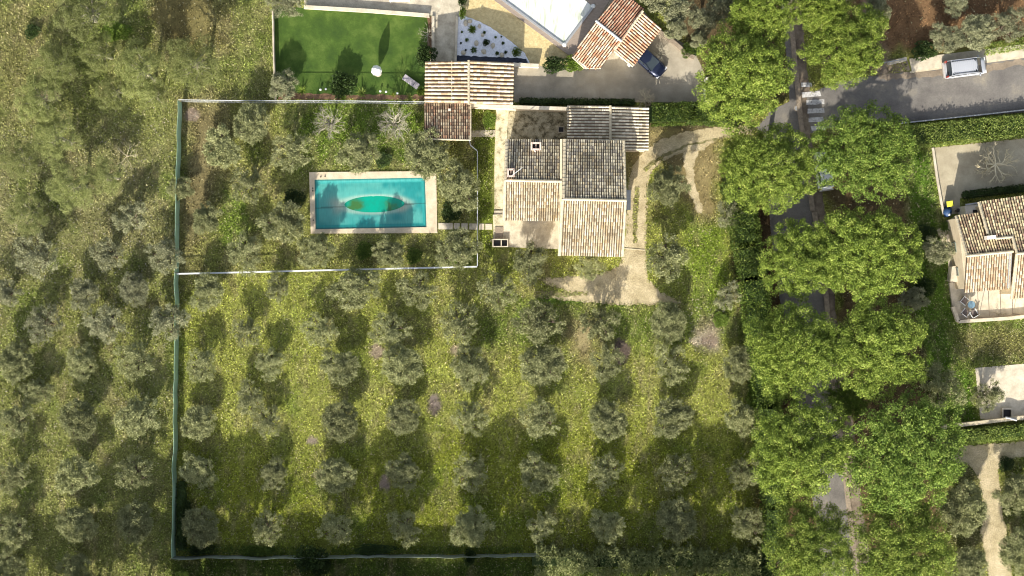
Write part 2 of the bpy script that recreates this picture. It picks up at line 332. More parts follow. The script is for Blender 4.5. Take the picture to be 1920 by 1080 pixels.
def zcolor(px, py):
    P = np.stack([px, py], 1); c = np.tile(np.array([.30,.325,.075]), (len(P), 1))
    wob = (fbm(px, py, 40)-.5)*60
    for poly, col, soft in zones:
        xs = [p[0] for p in poly]; ys = [p[1] for p in poly]; k = soft*2+40
        m = (px > min(xs)-k) & (px < max(xs)+k) & (py > min(ys)-k) & (py < max(ys)+k)
        if not m.any(): continue
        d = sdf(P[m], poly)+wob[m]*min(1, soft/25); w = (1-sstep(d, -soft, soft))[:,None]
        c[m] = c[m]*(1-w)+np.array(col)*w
    for x, y, a, b, col in spots:
        d = np.sqrt(((px-x)/a)**2+((py-y)/b)**2)+(fbm(px, py, 9)-.5)*.9; w = (1-sstep(d, .75, 1.15))[:,None]; c = c*(1-w)+np.array(col)*w
    # mown bands, dry and lush patches that belong to the sward itself
    n1 = fbm(px+300, py, 70)[:,None]; n2 = fbm(px*1.5, py*.7+500, 22)[:,None]; n3 = fbm(px+90, py+50, 9)[:,None]
    g = ((c[:,1] > c[:,0]*.9) & (c[:,1] > .1))[:,None]
    dry = np.clip((n2-.5)*3.2, 0, 1)*.6*g; c = c*(1-dry)+np.array([.31,.27,.14])*dry
    lush = np.clip((.45-n1)*3.5, 0, 1)*.6*g; c = c*(1-lush)+np.array([.13,.19,.03])*lush
    return c*(.66+.68*n3)
def grid_ground():
    xs = np.concatenate([[-900,-400,-200,-110],np.arange(-75,75.01,.3),[110,200,400,900]]); ys = np.concatenate([[-900,-400,-200,-90],np.arange(-48,48.01,.3),[90,200,400,900]])
    X, Y = np.meshgrid(xs, ys); n, m = X.shape
    px = X.ravel()*S+960; py = 540-Y.ravel()*S
    Z = np.where(sdf(np.stack([px, py], 1), POOL) < -5, -1.3, 0.)   # the pool is dug into it
    V = np.stack([X.ravel(), Y.ravel(), Z], 1); i = np.arange(n*m).reshape(n, m)
    F = np.stack([i[:-1,:-1], i[:-1,1:], i[1:,1:], i[1:,:-1]], -1).reshape(-1,4)
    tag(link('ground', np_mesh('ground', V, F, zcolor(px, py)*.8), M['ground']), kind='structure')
grid_ground()
def densify(pts, step, jag, seed):
    rng = random.Random(seed); out = []; n = len(pts)
    for i in range(n):
        a = pts[i]; b = pts[(i+1)%n]; L = math.dist(a, b); k = max(1, int(L/step))
        nx, ny = (b[1]-a[1])/(L+1e-9), -(b[0]-a[0])/(L+1e-9)
        for j in range(k):
            t = j/k; q = rng.uniform(-jag, jag) if jag else 0; out.append((a[0]+(b[0]-a[0])*t+nx*q, a[1]+(b[1]-a[1])*t+ny*q))
    return out
def sheet(name, pts, z, mat, jag=0, step=6, kind='structure'):
    if jag: pts = densify(pts, step, jag, hash(name) % 99 if False else len(pts)*7+int(z*1000))
    v = [W(x, y) for x, y in pts]; a = sum(v[i].x*v[(i+1)%len(v)].y-v[(i+1)%len(v)].x*v[i].y for i in range(len(v)))
    if a < 0: v = v[::-1]
    vv = [Vector((p.x, p.y, z)) for p in v]; tri = tessellate_polygon([vv]); fs = []
    for i, j, k in tri:
        q = (vv[j]-vv[i]).cross(vv[k]-vv[i]).z; fs.append((i, j, k) if q > 0 else (i, k, j))
    me = bpy.data.meshes.new(name); me.from_pydata([tuple(p) for p in vv], [], fs); me.update(); return tag(link(name, me, M[mat]), kind=kind)
def slab(name, pts, z0, z1, mat, parent=None, top=None, kind=None, bevel=0):
    """prism; pts are photo pixels of its upper face"""
    h = z1 if top is None else top; o = MB().prism([W(x, y, h)[:2] for x, y in pts], z0, z1).build(name, M[mat] if isinstance(mat, str) else mat, parent, bevel=bevel)
    return tag(o, kind=kind) if kind else o
sheet('driveway', DRIVE, .02, 'gravel', 2.2, 5)
sheet('median_grass', MED1, .028, 'weeds', 2.4, 5); sheet('median_grass', MED2, .028, 'weeds', 1.6, 4); sheet('median_grass', MED3, .028, 'weeds', 3, 4)
sheet('dirt_path', ERODE, .016, 'gravel', 2.5, 4)
sheet('junction_apron', [(1405,252),(1418,236),(1440,212),(1476,196),(1500,215),(1512,262),(1450,285),(1425,262)], .012, 'dust', 2, 6)
sheet('dusty_verge', VERGE_N, .016, 'verge', 1.5, 8)
sheet('road', ROAD_N, .022, 'asphalt', .6, 10)
sheet('side_road', ROAD_E, .03, 'asphalt', .5, 10)
sheet('lawn', LAWN, .03, 'lawn')
sheet('yard', YARD, .012, 'yard')
sheet('north_yard', NYARD, .02, 'concrete')
sheet('gravel_garden', [(870,-60),(930,-60),(1020,60),(1080,110),(1050,132),(990,118),(984,99),(955,75),(911,46),(872,29),(868,10)], .03, 'beige_gravel')
sheet('pebble_bed', PEB, .045, 'pebbles', .8, 5)
sheet('slate_strip', [(855,104),(900,106),(960,108),(986,111),(991,118),(854,117)], .055, 'slate', 1.2, 4)
sheet('east_court', ECOURT, .02, 'court', .6, 8)
sheet('sandy_drive', SANDR, .02, 'gravel', 2, 6)
sheet('stone_patio', PATIO, .05, 'stone')
sheet('pavement_dirt', [(1642,112),(1700,108),(1706,132),(1655,140),(1640,142)], .02, 'dust', 1, 5)
# crossing bars
bars = [((1502,155),(1521,155),(1523,163),(1502,163)),((1503,173),(1537,171),(1540,180),(1504,183)),((1512,188),(1545,186),(1546,195),(1512,197)),((1514,204),(1545,203),(1546,211),(1514,213)),((1516,221),(1542,219),(1545,228),(1516,229)),((1520,237),(1545,236),(1548,244),(1522,245))]
M['paint'] = surf('road_paint', [(.36, (.22,.21,.21)), (.46, (.48,.47,.46)), (.7, (.66,.65,.64))], 3.5, 30, .8, 0)
for i, b in enumerate(bars):
    p = 'white painted crossing bar on the dark asphalt, '
    tag(sheet('crossing_bar', b, .036, 'paint', .3, 5), kind='structure')
# kerb band along the road, long thin slab with real height
def strip(pts, w):
    L = []; Rr = []
    for i, p in enumerate(pts):
        a = pts[max(0, i-1)]; b = pts[min(len(pts)-1, i+1)]; d = math.dist(a, b); nx, ny = -(b[1]-a[1])/d, (b[0]-a[0])/d
        L.append((p[0]+nx*w/2, p[1]+ny*w/2)); Rr.append((p[0]-nx*w/2, p[1]-ny*w/2))
    return L+Rr[::-1]
M['kerb'] = surf('kerb_stone', [(.3, (.20,.16,.12)), (.7, (.34,.28,.21))], 2, 9, .9, .6, .03, .35)
slab('kerb', strip([(1467,-60),(1480,0),(1491,120),(1502,228),(1512,300),(1524,395)], 9), 0, .14, 'kerb', kind='structure')
slab('kerb', strip([(1527,398),(1545,500),(1552,590),(1560,690),(1574,790),(1588,920),(1600,1020),(1614,1150)], 9), 0, .14, 'kerb', kind='structure')
slab('pavement', [(1705,110),(1990,74),(1990,96),(1710,134)], 0, .12, 'stone', kind='structure')
slab('kerb', [(1706,134),(1990,96.5),(1990,99),(1706,137)], 0, .10, 'mortar', kind='structure')
sheet('gutter_sand', [(1645,141),(1770,130),(1850,120),(1990,101),(1990,112),(1900,124),(1850,136),(1760,143),(1650,150)], .034, 'dust', 2.5, 6)
sheet('verge_grass', [(1690,229),(1990,204),(1990,212),(1690,236)], .012, 'lawn_soft', 1, 6)

# grass: many small blades over every part of the ground that grows it
def grass():
    rng = np.random.RandomState(3); N = 820000
    px = rng.uniform(-40, 1960, N); py = rng.uniform(-40, 1120, N); P = np.stack([px, py], 1)
    keep = np.ones(N, bool)
    for poly, mg in ((DRIVE,3),(ERODE,1),(ROAD_E,0),(ROAD_N,0),(VERGE_N,0),(LAWN,0),(YARD,0),(NYARD,0),(POOL,0),(ECOURT,0),(EHOUSE,0),(PATIO,0),(SANDR,2),(MAIN,0),(SHED,0),
        ([(1700,100),(1990,60),(1990,112),(1700,140)],0),([(820,416),(930,416),(930,432),(820,432)],0),([(1000,1048),(1440,1048),(1440,1062),(1000,1062)],0)):
        xs = [p[0] for p in poly]; ys = [p[1] for p in poly]; m = (px > min(xs)) & (px < max(xs)) & (py > min(ys)) & (py < max(ys))
        d = sdf(P[m], poly); keep[np.where(m)[0][d < -mg*rng.rand(m.sum())*1.6]] = False
    md = np.zeros(N, bool)
    for poly in (MED1, MED2, MED3): md |= (sdf(P, poly) < .5)&(rng.rand(N) < .85)
    keep |= md; col = zcolor(px, py); brown = (col[:,0] > col[:,1]*1.15)
    keep &= ~(brown & (rng.rand(N) < .8))
    keep &= rng.rand(N) < (.45+1.1*fbm(px, py, 14))
    px = px[keep]; py = py[keep]; col = col[keep]; n = len(px)
    tone = rng.rand(n)[:,None]; col = col*(.45+1.35*tone); straw = (rng.rand(n) < .08)[:,None]; col = np.where(straw, np.array([.50,.46,.27])*(.6+.6*tone), col)
    B = np.stack([(px-960)/S, (540-py)/S, np.zeros(n)], 1)
    az = rng.rand(n)*2*np.pi; el = rng.uniform(.25, 1.25, n); L = rng.uniform(.10, .30, n)*(.6+.8*fbm(px, py, 25)); w = rng.uniform(.03, .07, n)
    D = np.stack([np.cos(az)*np.cos(el), np.sin(az)*np.cos(el), np.sin(el)], 1); sd = np.stack([-np.sin(az), np.cos(az), np.zeros(n)], 1)
    V = np.stack([B-sd*w[:,None], B+sd*w[:,None], B+D*L[:,None]], 1).reshape(-1,3); F = np.arange(3*n).reshape(-1,3)
    tag(link('grass', np_mesh('grass', V, F, np.repeat(col, 3, 0)), M['grass']), kind='stuff')
grass()
def flecks():
    rng = np.random.RandomState(8); n = 5200; x = rng.uniform(0, 330, n); y = rng.uniform(200, 1060, n)
    k = rng.rand(n) < np.clip(1.3-np.abs(y-480)/420, .12, 1); x = x[k]; y = y[k]
    x = np.concatenate([x, rng.uniform(335, 1400, 500), rng.uniform(1290, 1360, 220)]); y = np.concatenate([y, rng.uniform(520, 1040, 500), rng.uniform(560, 660, 220)])
    n = len(x); s = rng.uniform(.02, .065, n); P = np.stack([(x-960)/S, (540-y)/S, np.zeros(n)+.03], 1)
    th = np.arange(5)*2*np.pi/5; ring = np.stack([np.cos(th), np.sin(th), 0*th], 1)
    V = P[:,None,:]+s[:,None,None]*ring[None]*rng.uniform(.6, 1.4, (n,5,1)); T = P+np.array([0,0,1.])*s[:,None]*.9
    V = np.concatenate([V, T[:,None]], 1).reshape(-1,3); F = []
    b = np.arange(n)*6
    F = np.concatenate([np.stack([b+i, b+(i+1)%5, b+5], 1) for i in range(5)])
    col = np.repeat(rng.uniform(.55, 1, (n,1))*np.array([[.62,.57,.50]]), 6, 0)
    tag(link('stones', np_mesh('stones', V, F, col), M['grass']), kind='stuff')
flecks()
# ---------------------------------------------------------------- trees
def curve(a, b, k, wob, rng, sag=0):
    a = np.array(a, float); b = np.array(b, float); t = np.linspace(0, 1, k)[:,None]; p = a+(b-a)*t
    p[1:-1] += rng.normal(size=(k-2,3))*wob; p[:,2] += sag*np.sin(t[:,0]*np.pi); return p
def olive_mesh(seed, R=2.0, H=3.3, lobes=9, sprays=28, leaves=64, open_=.5, L=.17, wd=.066):
    rng = np.random.RandomState(seed); T = NP(); Lf = NP(); fork = np.array([rng.normal()*.12, rng.normal()*.12, rng.uniform(.5,.8)])
    V, F = tube_np([(0,0,-.05),(fork[0]*.3,fork[1]*.3,.3),tuple(fork)], [.26,.19,.17], 8); T.add(V, F)
    a0 = rng.rand()*6.28; ph = rng.rand(3)*6.28
    for i in range(lobes):
        if i < lobes-2: az = a0+i*6.283/(lobes-2)+rng.normal()*.22; rr = R*rng.uniform(.52,.72)*(1+.18*np.sin(2*az+ph[0])+.1*np.sin(3*az+ph[1])); z = H*rng.uniform(.55,.72); lr = R*rng.uniform(.30,.44)
        else: az = rng.rand()*6.28; rr = R*rng.uniform(.05,.4); z = H*rng.uniform(.74,.84); lr = R*rng.uniform(.26,.40)*(1 if rng.rand() > open_ else .5)
        c = np.array([rr*np.cos(az), rr*np.sin(az), z]); V, F = tube_np(curve(fork, c, 5, .08, rng, -.08), np.linspace(.12,.045,5), 6); T.add(V, F)
        for s in range(sprays):
            d = rng.normal(size=3); d[2] = abs(d[2])*.9-.25; d /= np.linalg.norm(d); sp = c+d*lr*np.array([1,1,.8])*rng.uniform(.65,1.12)
            if s % 4 == 0: V, F = tube_np(curve(c, sp, 3, .04, rng), [.03,.02,.01], 4); T.add(V, F)
            n = int(leaves*rng.uniform(.6,1.3)); P = sp+rng.normal(size=(n,3))*np.array([.125,.125,.10])
            out = sp-np.array([0,0,H*.35]); D = unit(out)*.7+rng.normal(size=(n,3))*.75
            N_ = unit(P-(c-np.array([0,0,lr*.5])))*1.0+rng.normal(size=(n,3))*.7
            V, F = leaf_quads(P, D, rng.uniform(.7,1.25,n)*L, rng.uniform(.7,1.3,n)*wd, rng, N_); Lf.add(V, F)
    return T.mesh('trunk', True), Lf.mesh('crown')
def ico_pts():
    t = (1+5**.5)/2; v = np.array([(-1,t,0),(1,t,0),(-1,-t,0),(1,-t,0),(0,-1,t),(0,1,t),(0,-1,-t),(0,1,-t),(t,0,-1),(t,0,1),(-t,0,-1),(-t,0,1)], float)
    f = [(0,11,5),(0,5,1),(0,1,7),(0,7,10),(0,10,11),(1,5,9),(5,11,4),(11,10,2),(10,7,6),(7,1,8),(3,9,4),(3,4,2),(3,2,6),(3,6,8),(3,8,9),(4,9,5),(2,4,11),(6,2,10),(8,6,7),(9,8,1)]
    return v/np.linalg.norm(v[0]), np.array([(a,b,c,c) for a,b,c in f])
ICO = ico_pts()
def pine_mesh(seed, R=5.0, H=10.0, nl=20, puffs=34, needles=64, pr=(.22,.36), flat=.30, L=.155, wd=.068, core=.62, thin=1.0, elong=1.0):
    rng = np.random.RandomState(seed); T = NP(); Lf = NP(); lean = rng.normal(size=2)*.4
    fk = np.array([lean[0], lean[1], H*.55]); V, F = tube_np([(0,0,-.1),(lean[0]*.3,lean[1]*.3,H*.2),tuple(fk)], [.30,.25,.20], 9); T.add(V, F)
    ph = rng.rand(4)*6.28; cs = []
    for i in range(nl):
        u = (i+.5)/nl; r = R*.76*np.sqrt(u); az = i*2.39996+rng.normal()*.15; ir = 1+.08*np.sin(2*az+ph[0])+.06*np.sin(3*az+ph[1])+.05*np.sin(5*az+ph[2])
        r *= ir; lr = R*rng.uniform(.18,.26); z = H-lr-R*flat*(r/R)**2-rng.uniform(0,.17)*R
        cs.append((np.array([r*np.cos(az)+lean[0], r*elong*np.sin(az)+lean[1], z]), lr))
    for c, lr in cs:
        V, F = tube_np(curve(fk+np.array([0,0,rng.uniform(-.12,.1)*H]), c-np.array([0,0,lr*.3]), 6, .18, rng, -.3), np.linspace(.13,.05,6), 5); T.add(V, F)
        for k in range(int(puffs*thin)):
            d = rng.normal(size=3); d[2] = abs(d[2])*.95-.22; d /= np.linalg.norm(d); p = c+d*lr*np.array([1.05,1.05,.75])*rng.uniform(.78,1.1); q = rng.uniform(*pr)
            n = int(needles*rng.uniform(.7,1.2)); e = rng.normal(size=(n,3)); e[:,2] = np.abs(e[:,2])-.3; e = unit(e)
            V, F = leaf_quads(p+e*q*rng.uniform(.55,1.0,(n,1)), e*.45+rng.normal(size=(n,3))*.7, rng.uniform(.7,1.2,n)*L, rng.uniform(.7,1.3,n)*wd, rng, e+rng.normal(size=(n,3))*.25); Lf.add(V, F)
            if core: V = ICO[0]*q*core*rng.uniform(.8,1.15,(12,1))+p; Lf.add(V, ICO[1])
    return T.mesh('trunk', True), Lf.mesh('crown')
def fix(me): return me
def bush_mesh(seed, R=1.0, H=1.2, n=2600, L=.16, wd=.09, lumps=9):
    rng = np.random.RandomState(seed); Lf = NP()
    for i in range(lumps):
        az = i*2.4; r = R*.62*np.sqrt(i/lumps); c = np.array([r*np.cos(az), r*np.sin(az), H*(.62-.25*(r/R)**2)+rng.normal()*.05]); lr = R*rng.uniform(.30,.46)
        m = n//lumps; e = rng.normal(size=(m,3)); e[:,2] = np.abs(e[:,2])*1.1-.45; e = unit(e); P = c+e*lr*rng.uniform(.6,1.05,(m,1))*np.array([1,1,H/R*.6])
        P[:,2] = np.maximum(P[:,2], .03); V, F = leaf_quads(P, e+rng.normal(size=(m,3))*.6, rng.uniform(.6,1.2,m)*L, rng.uniform(.7,1.3,m)*wd, rng); Lf.add(V, F)
    return Lf.mesh('foliage')
def twig_mesh(seed, R=2.4, H=3.6, nb=9, depth=4, up=.5, r0=.10, fork=3, trunk=.9):
    rng = np.random.RandomState(seed); T = NP(); V, F = tube_np([(0,0,-.05),(0,0,trunk)], [r0*1.7, r0*1.3], 7); T.add(V, F)
    def grow(p, d, L, r, k):
        q = p+d*L; V, F = tube_np(curve(p, q, 4, L*.05, rng), np.linspace(r, r*.6, 4), 5 if k > 1 else 3); T.add(V, F)
        if k == 0: return
        for j in range(fork if k > 1 else fork+1):
            t = rng.uniform(.45,1) if j else 1; b = p+d*L*t; dd = d+rng.normal(size=3)*.55; dd[2] = dd[2]*.7+.10; grow(b, unit(dd), L*rng.uniform(.55,.78), r*.55, k-1)
    for i in range(nb):
        az = i*6.283/nb+rng.normal()*.2; d = unit(np.array([np.cos(az), np.sin(az), rng.uniform(.3,1.0)*up*2])); grow(np.array([0,0,trunk*rng.uniform(.8,1)]), d, R*.42, r0*.8, depth-1)
    return T.mesh('branches', True)
def rosette_mesh(seed, R=.7, n=34, w=.09, up=(.15,1.3), curl=.25):
    rng = np.random.RandomState(seed); V = []; F = []
    for i in range(n):
        az = i*2.39996; el = rng.uniform(*up); L = R*rng.uniform(.75,1.05)/max(.55, math.cos(el)); d = np.array([math.cos(az)*math.cos(el), math.sin(az)*math.cos(el), math.sin(el)]); s = np.array([-math.sin(az), math.cos(az), 0])
        b = np.array([0,0,.05]); m = b+d*L*.5; t = b+d*L-np.array([0,0,curl*R*rng.rand()]); k = len(V)
        V += [b-s*w*.35, b+s*w*.35, m-s*w*.5, m+s*w*.5, t+np.array([0,0,-.01]), m+np.array([0,0,-w*.3])]; F += [(k,k+1,k+3,k+2),(k+2,k+3,k+4,k+4),(k,k+2,k+5,k+5),(k+5,k+2,k+4,k+4),(k+3,k+1,k+5,k+5),(k+4,k+3,k+5,k+5)]
    me = bpy.data.meshes.new('leaves'); me.from_pydata([tuple(v) for v in V], [], [tuple(dict.fromkeys(f)) for f in F]); me.update(); return me
PROTO = {}
def proto(key, make):
    if key not in PROTO: PROTO[key] = make()
    return PROTO[key]
rs = random.Random(77)
def place(cat, name, label, px, py, r, R0, H0, meshes, mats, hk=.6, group=None, rz=None, zs=1.0, names=('trunk','crown')):
    """one plant: Empty at its foot with its parts; px, py, r as the crown shows in the photograph"""
    hc = H0*hk*(r/S/R0)*zs; hc = min(hc, 12); k = (CH-hc)/CH; sc = r/S*k/R0
    loc = W(px, py, hc); t = thing(name, label, cat, (loc.x, loc.y, 0), rs.uniform(0, 6.28) if rz is None else rz, group, (sc, sc, sc*zs))
    if name == 'olive_tree': q_ = rs.uniform(.93, 1.08); t.scale = (sc*q_, sc/q_, sc*zs*rs.uniform(.9, 1.15))
    for nm, me, mt in zip(names, meshes, mats): 
        if me: link(nm, me, M[mt], t)
    return t
NO = 8
def olive(px, py, r, label, group, mat='olive', var=None, zs=1):
    v = rs.randrange(NO) if var is None else var
    def mk():
        a, b = olive_mesh(10+v, lobes=[9,8,11,7,10,9,12,8][v], sprays=[25,20,28,22][v % 4], open_=[.3,.7][v % 2], leaves=[66,54,70,50][(v*3) % 4]); return a, b
    a, b = proto(('olive', v, mat), mk)
    r *= rs.uniform(.96, 1.06)
    return place('olive tree', 'olive_tree', label, px, py, r, 2.05, 3.3, (a, b), ('bark', mat), .62, group, zs=zs)
ORD = ['first','second','third','fourth','fifth','sixth','seventh','eighth','ninth','tenth','eleventh']
g1 = 'olive trees in the fenced orchard'
rows = [('topmost row under the white pool fence', [(388,548,33),(522,538,25),(668,542,42),(782,545,37),(932,545,36)]),
 ('second row under the pool fence', [(462,622,30),(600,620,35),(730,620,36),(862,605,40),(1008,603,42),(1125,606,37),(1255,605,36)]),
 ('third row under the pool fence', [(378,686,31),(505,682,31),(638,687,34),(757,684,36),(882,686,38),(1020,682,38),(1138,680,34),(1258,681,37),(1388,680,32)]),
 ('fourth row, above the shaded bottom rows', [(372,790,32),(470,748,33),(502,790,30),(640,791,35),(757,783,33),(882,783,33),(1010,784,37),(1138,786,35),(1260,783,36),(1391,786,35)]),
 ('second row above the bottom hedge', [(370,884,33),(512,890,28),(628,893,35),(755,886,35),(880,885,36),(1010,888,35),(1135,884,34),(1268,884,37),(1394,888,33)]),
 ('bottom row beside the hedge', [(378,990,34),(502,990,33),(630,991,33),(757,989,35),(885,989,36),(1015,987,28),(1138,985,33),(1270,976,37),(1402,982,35)])]
for nm, row in rows:
    for i, (x, y, r) in enumerate(row): olive(x, y, r, f'olive tree, {ORD[i]} from the west fence in the {nm}', g1)
for x, y, r, lab in [(472,228,34,'silvery olive tree near the top fence, left of the first bare tree'),(415,278,37,'loose olive tree second from the top at the west end of the pool garden'),
 (547,285,39,'wide olive tree left of the pool, just below the left bare tree'),(465,348,34,'olive tree with a dark gap, halfway between west fence and pool'),
 (390,410,29,'small dim olive tree beside the west fence, level with the pool'),(532,418,39,'big round olive tree just left of the pool corner'),
 (458,475,37,'olive tree at the lower left of the pool garden by the white fence'),(592,472,33,'olive tree directly below the left corner of the pool'),
 (675,287,41,'olive tree overhanging the upper edge of the pool coping'),(803,291,42,'olive tree between the small shed roof and the pool corner'),
 (860,352,42,'dense olive tree right of the pool against the wire fence'),(730,473,28,'small olive tree below the middle of the pool'),
 (856,466,39,'olive tree in the lower right corner of the pool garden')]:
    olive(x, y, r, lab, 'olive trees around the pool')
for x, y, r, lab, m in [(992,492,36,'dense olive tree at the corner of the house terrace','olive'),(1105,503,27,'low olive tree tucked under the south eave of the house','olive'),(1253,350,38,'dark round olive tree inside the bend of the gravel drive','olive'),
 (1250,485,41,'large round olive tree beside the straight of the gravel drive','olive'),(1368,400,28,'thin grey olive tree between the drive bend and tall hedge','olive2'),(1366,555,26,'thin silvery olive tree against the tall hedge, right of the turning circle','olive2')]:
    olive(x, y, r, lab, 'olive trees along the drive', m)
cols = [('nearest the left edge', [(70,477,42),(10,548,30),(81,607,36),(30,678,33),(70,735,29),(32,790,34),(25,893,34),(25,992,34),(21,1064,32)]),
 ('in the middle column', [(158,551,30),(204,477,33),(197,604,37),(151,680,31),(151,788,36),(144,890,38),(144,985,35),(141,1064,33)]),
 ('in the column by the fence', [(246,407,32),(310,481,34),(253,543,28),(317,602,38),(253,676,36),(260,783,37),(253,885,37),(257,980,36)])]
for nm, row in cols:
    for i, (x, y, r) in enumerate(row): olive(x, y, r, f'olive tree in the west field, {ORD[i]} from top {nm}', 'olive trees in the rough west field', 'olive2' if y < 620 else 'olive')
olive(338,352,24,'small olive tree leaning over the top of the green west fence','olive trees in the rough west field')
olive(533,160,27,'round grey-leaved tree in the lower left corner of the bright lawn','garden trees of the north villa', 'olive2')
olive(540,2,34,'grey-leaved tree cut by the top edge at the lawn corner','garden trees of the north villa', 'olive2')
for x, y, r, lab in [(1768,726,42,'big silvery olive tree between the pines and the stone patio'),(1850,742,30,'open silvery olive tree overhanging the stone patio'),(1758,470,27,'sparse silvery olive tree beside the steps of the east house'),(1712,560,26,'blue-grey tree at the right edge of the pine row'),
 (1806,955,43,'round open olive tree on the left of the sandy drive'),(1812,1060,36,'olive tree cut by the bottom edge left of the sandy drive'),(1908,925,40,'dense olive tree on the right bank of the sandy drive'),(1915,1035,38,'lower olive tree on the right bank of the sandy drive'),
 (1772,72,30,'pale shrubby tree above the parked silver van'),(1830,58,34,'broad pale tree above the pavement right of the van'),(1892,48,36,'pale tree in the upper right corner above the pavement'),(1792,5,26,'pale bush at the top edge over the brown earth')]:
    olive(x, y, r, lab, 'olive trees on the east side', 'olive2' if y < 700 else 'olive')
# pines
NPV = 5
def pine(px, py, r, label, H=10, zs=1, group='umbrella pines along the road', mat='pine', rz=None):
    v = rs.randrange(NPV)
    a, b = proto(('pine', v), lambda: pine_mesh(30+v, nl=28+v % 3, puffs=34, needles=62, flat=.50, pr=(.26,.42), L=.17, wd=.085, core=.72))
    hk = .9; hc = H*hk; k = (CH-hc)/CH; sc = r/S*k/(4.22 if mat == 'pine' else 3.95); loc = W(px, py, hc)
    t = thing('pine_tree', label, 'pine tree', (loc.x, loc.y, 0), rs.uniform(0, 6.28) if rz is None else rz, group, (sc, sc, H/10.0))
    link('trunk', a, M['bark'], t); link('crown', b, M[mat], t); return t
P_ = [(1400,130,92,'umbrella pine nearest the white gate, left of the crossing',10,'pine'),(1437,30,62,'umbrella pine at the top edge left of the road',9.5,'pine'),
 (1582,90,72,'umbrella pine right of the road above the crossing',10,'pine_d'),(1545,5,50,'umbrella pine cut by the top edge over the road',10.5,'pine'),
 (1458,312,82,'umbrella pine in the left row just below the crossing',9.5,'pine'),(1630,296,86,'largest umbrella pine, right of the road below the crossing',10,'pine_d'),
 (1510,484,72,'sparse lighter pine over the road level with the east house',9,'airy2'),(1635,478,88,'umbrella pine in the right row level with the east house roof',9.5,'pine_d'),
 (1502,655,86,'broad umbrella pine in the left row right of the orchard',10,'pine'),(1668,655,88,'umbrella pine in the right row above the silvery olive',9.5,'pine_d'),
 (1503,848,92,'broad umbrella pine in the left row at the orchard corner',10.5,'pine'),(1688,850,104,'massive umbrella pine in the right row beside the sandy drive',10.5,'pine_d'),
 (1530,1032,80,'umbrella pine of the left row cut by the bottom edge',10,'pine'),(1702,1045,92,'umbrella pine of the right row cut by the bottom edge',10,'pine_d'),
 (1590,745,40,'small low pine between the two rows over the kerb',6,'pine'),(1384,306,36,'small pine crown left of the road over the drive mouth',7,'pine')]
M['airy2'] = leafmat('light_pine_needles', (.13,.17,.05), (.27,.32,.09), (.40,.44,.16), .38)
for x, y, r, lab, H, m in P_: pine(x, y, r, lab, H, mat=m)
def holm(px, py, r, label, mat='bush', H=6):
    a, b = proto(('holm',), lambda: pine_mesh(61, R=3, H=6, nl=14, puffs=26, needles=46, pr=(.25,.42), flat=.5, L=.19, wd=.11))
    hc = H*.7; sc = r/S*(CH-hc)/CH/2.9; loc = W(px, py, hc); t = thing('oak_tree', label, 'oak tree', (loc.x, loc.y, 0), rs.uniform(0,6.28), 'dark evergreens behind the north villa', (sc, sc, H/6))
    link('trunk', a, M['bark'], t); link('crown', b, M[mat], t)
for x, y, r, lab, m in [(1265,18,34,'grey-green evergreen right of the terracotta roof at the top edge','olive2'),(1318,40,30,'dark grey-green evergreen between the villa roof and the pines','olive2'),(1268,55,24,'small evergreen right beside the terracotta roof corner','bush'),
 (1355,12,32,'bright green evergreen at the top edge left of the pines','bush'),(1225,-6,28,'evergreen crown cut by the top edge above the villa roof','olive2'),(1310,75,18,'low evergreen above the low wall of the gravel yard','bush'),(1640,20,30,'dark evergreen right of the road at the top edge','dark')]:
    holm(x, y, r, lab, m, 5)
# airy pines of the north west field
def airy(px, py, r, label, H=8):
    v = rs.randrange(4)
    a, b = proto(('airy', v), lambda: pine_mesh(80+v, R=4, H=8, nl=15, puffs=24, needles=58, pr=(.25,.55), flat=.55, L=.21, wd=.055, core=0, elong=1.15))
    H = H*.85; hc = H*.8; sc = r/S*(CH-hc)/CH/3.6; loc = W(px, py, hc); t = thing('pine_tree', label, 'pine tree', (loc.x, loc.y, 0), rs.uniform(0,6.28), 'thin airy pines in the north west', (sc, sc, H/8))
    link('trunk', a, M['pale_bark'], t); link('crown', b, M['airy'], t)
for x, y, r, lab, H in [(150,20,56,'thin yellow-green pine at the top edge of the northwest field',8),(92,120,42,'thin pine left of the dark trunk shadow in the northwest field',7),(185,95,38,'thin grey pine with dark undergrowth below it',7),
 (265,135,50,'thin pine with white branches showing through its crown',8),(370,110,52,'thin pine crown nearest the bright lawn',8),(205,175,34,'thin low pine above the long trunk shadow',6),(280,178,30,'small thin pine beside the fence corner',6),
 (62,190,44,'thin pine near the left edge level with the fence corner',7),(110,262,46,'thin grey pine below the fence corner level',6),(35,290,38,'thin pine at the left edge above the olive field',6),(140,345,46,'thin pine crown halfway down the left field',6),(50,395,40,'thin pine at the left edge above the first olives',5),(205,330,34,'thin pine beside the white dead tree',5)]:
    airy(x, y, r, lab, H)
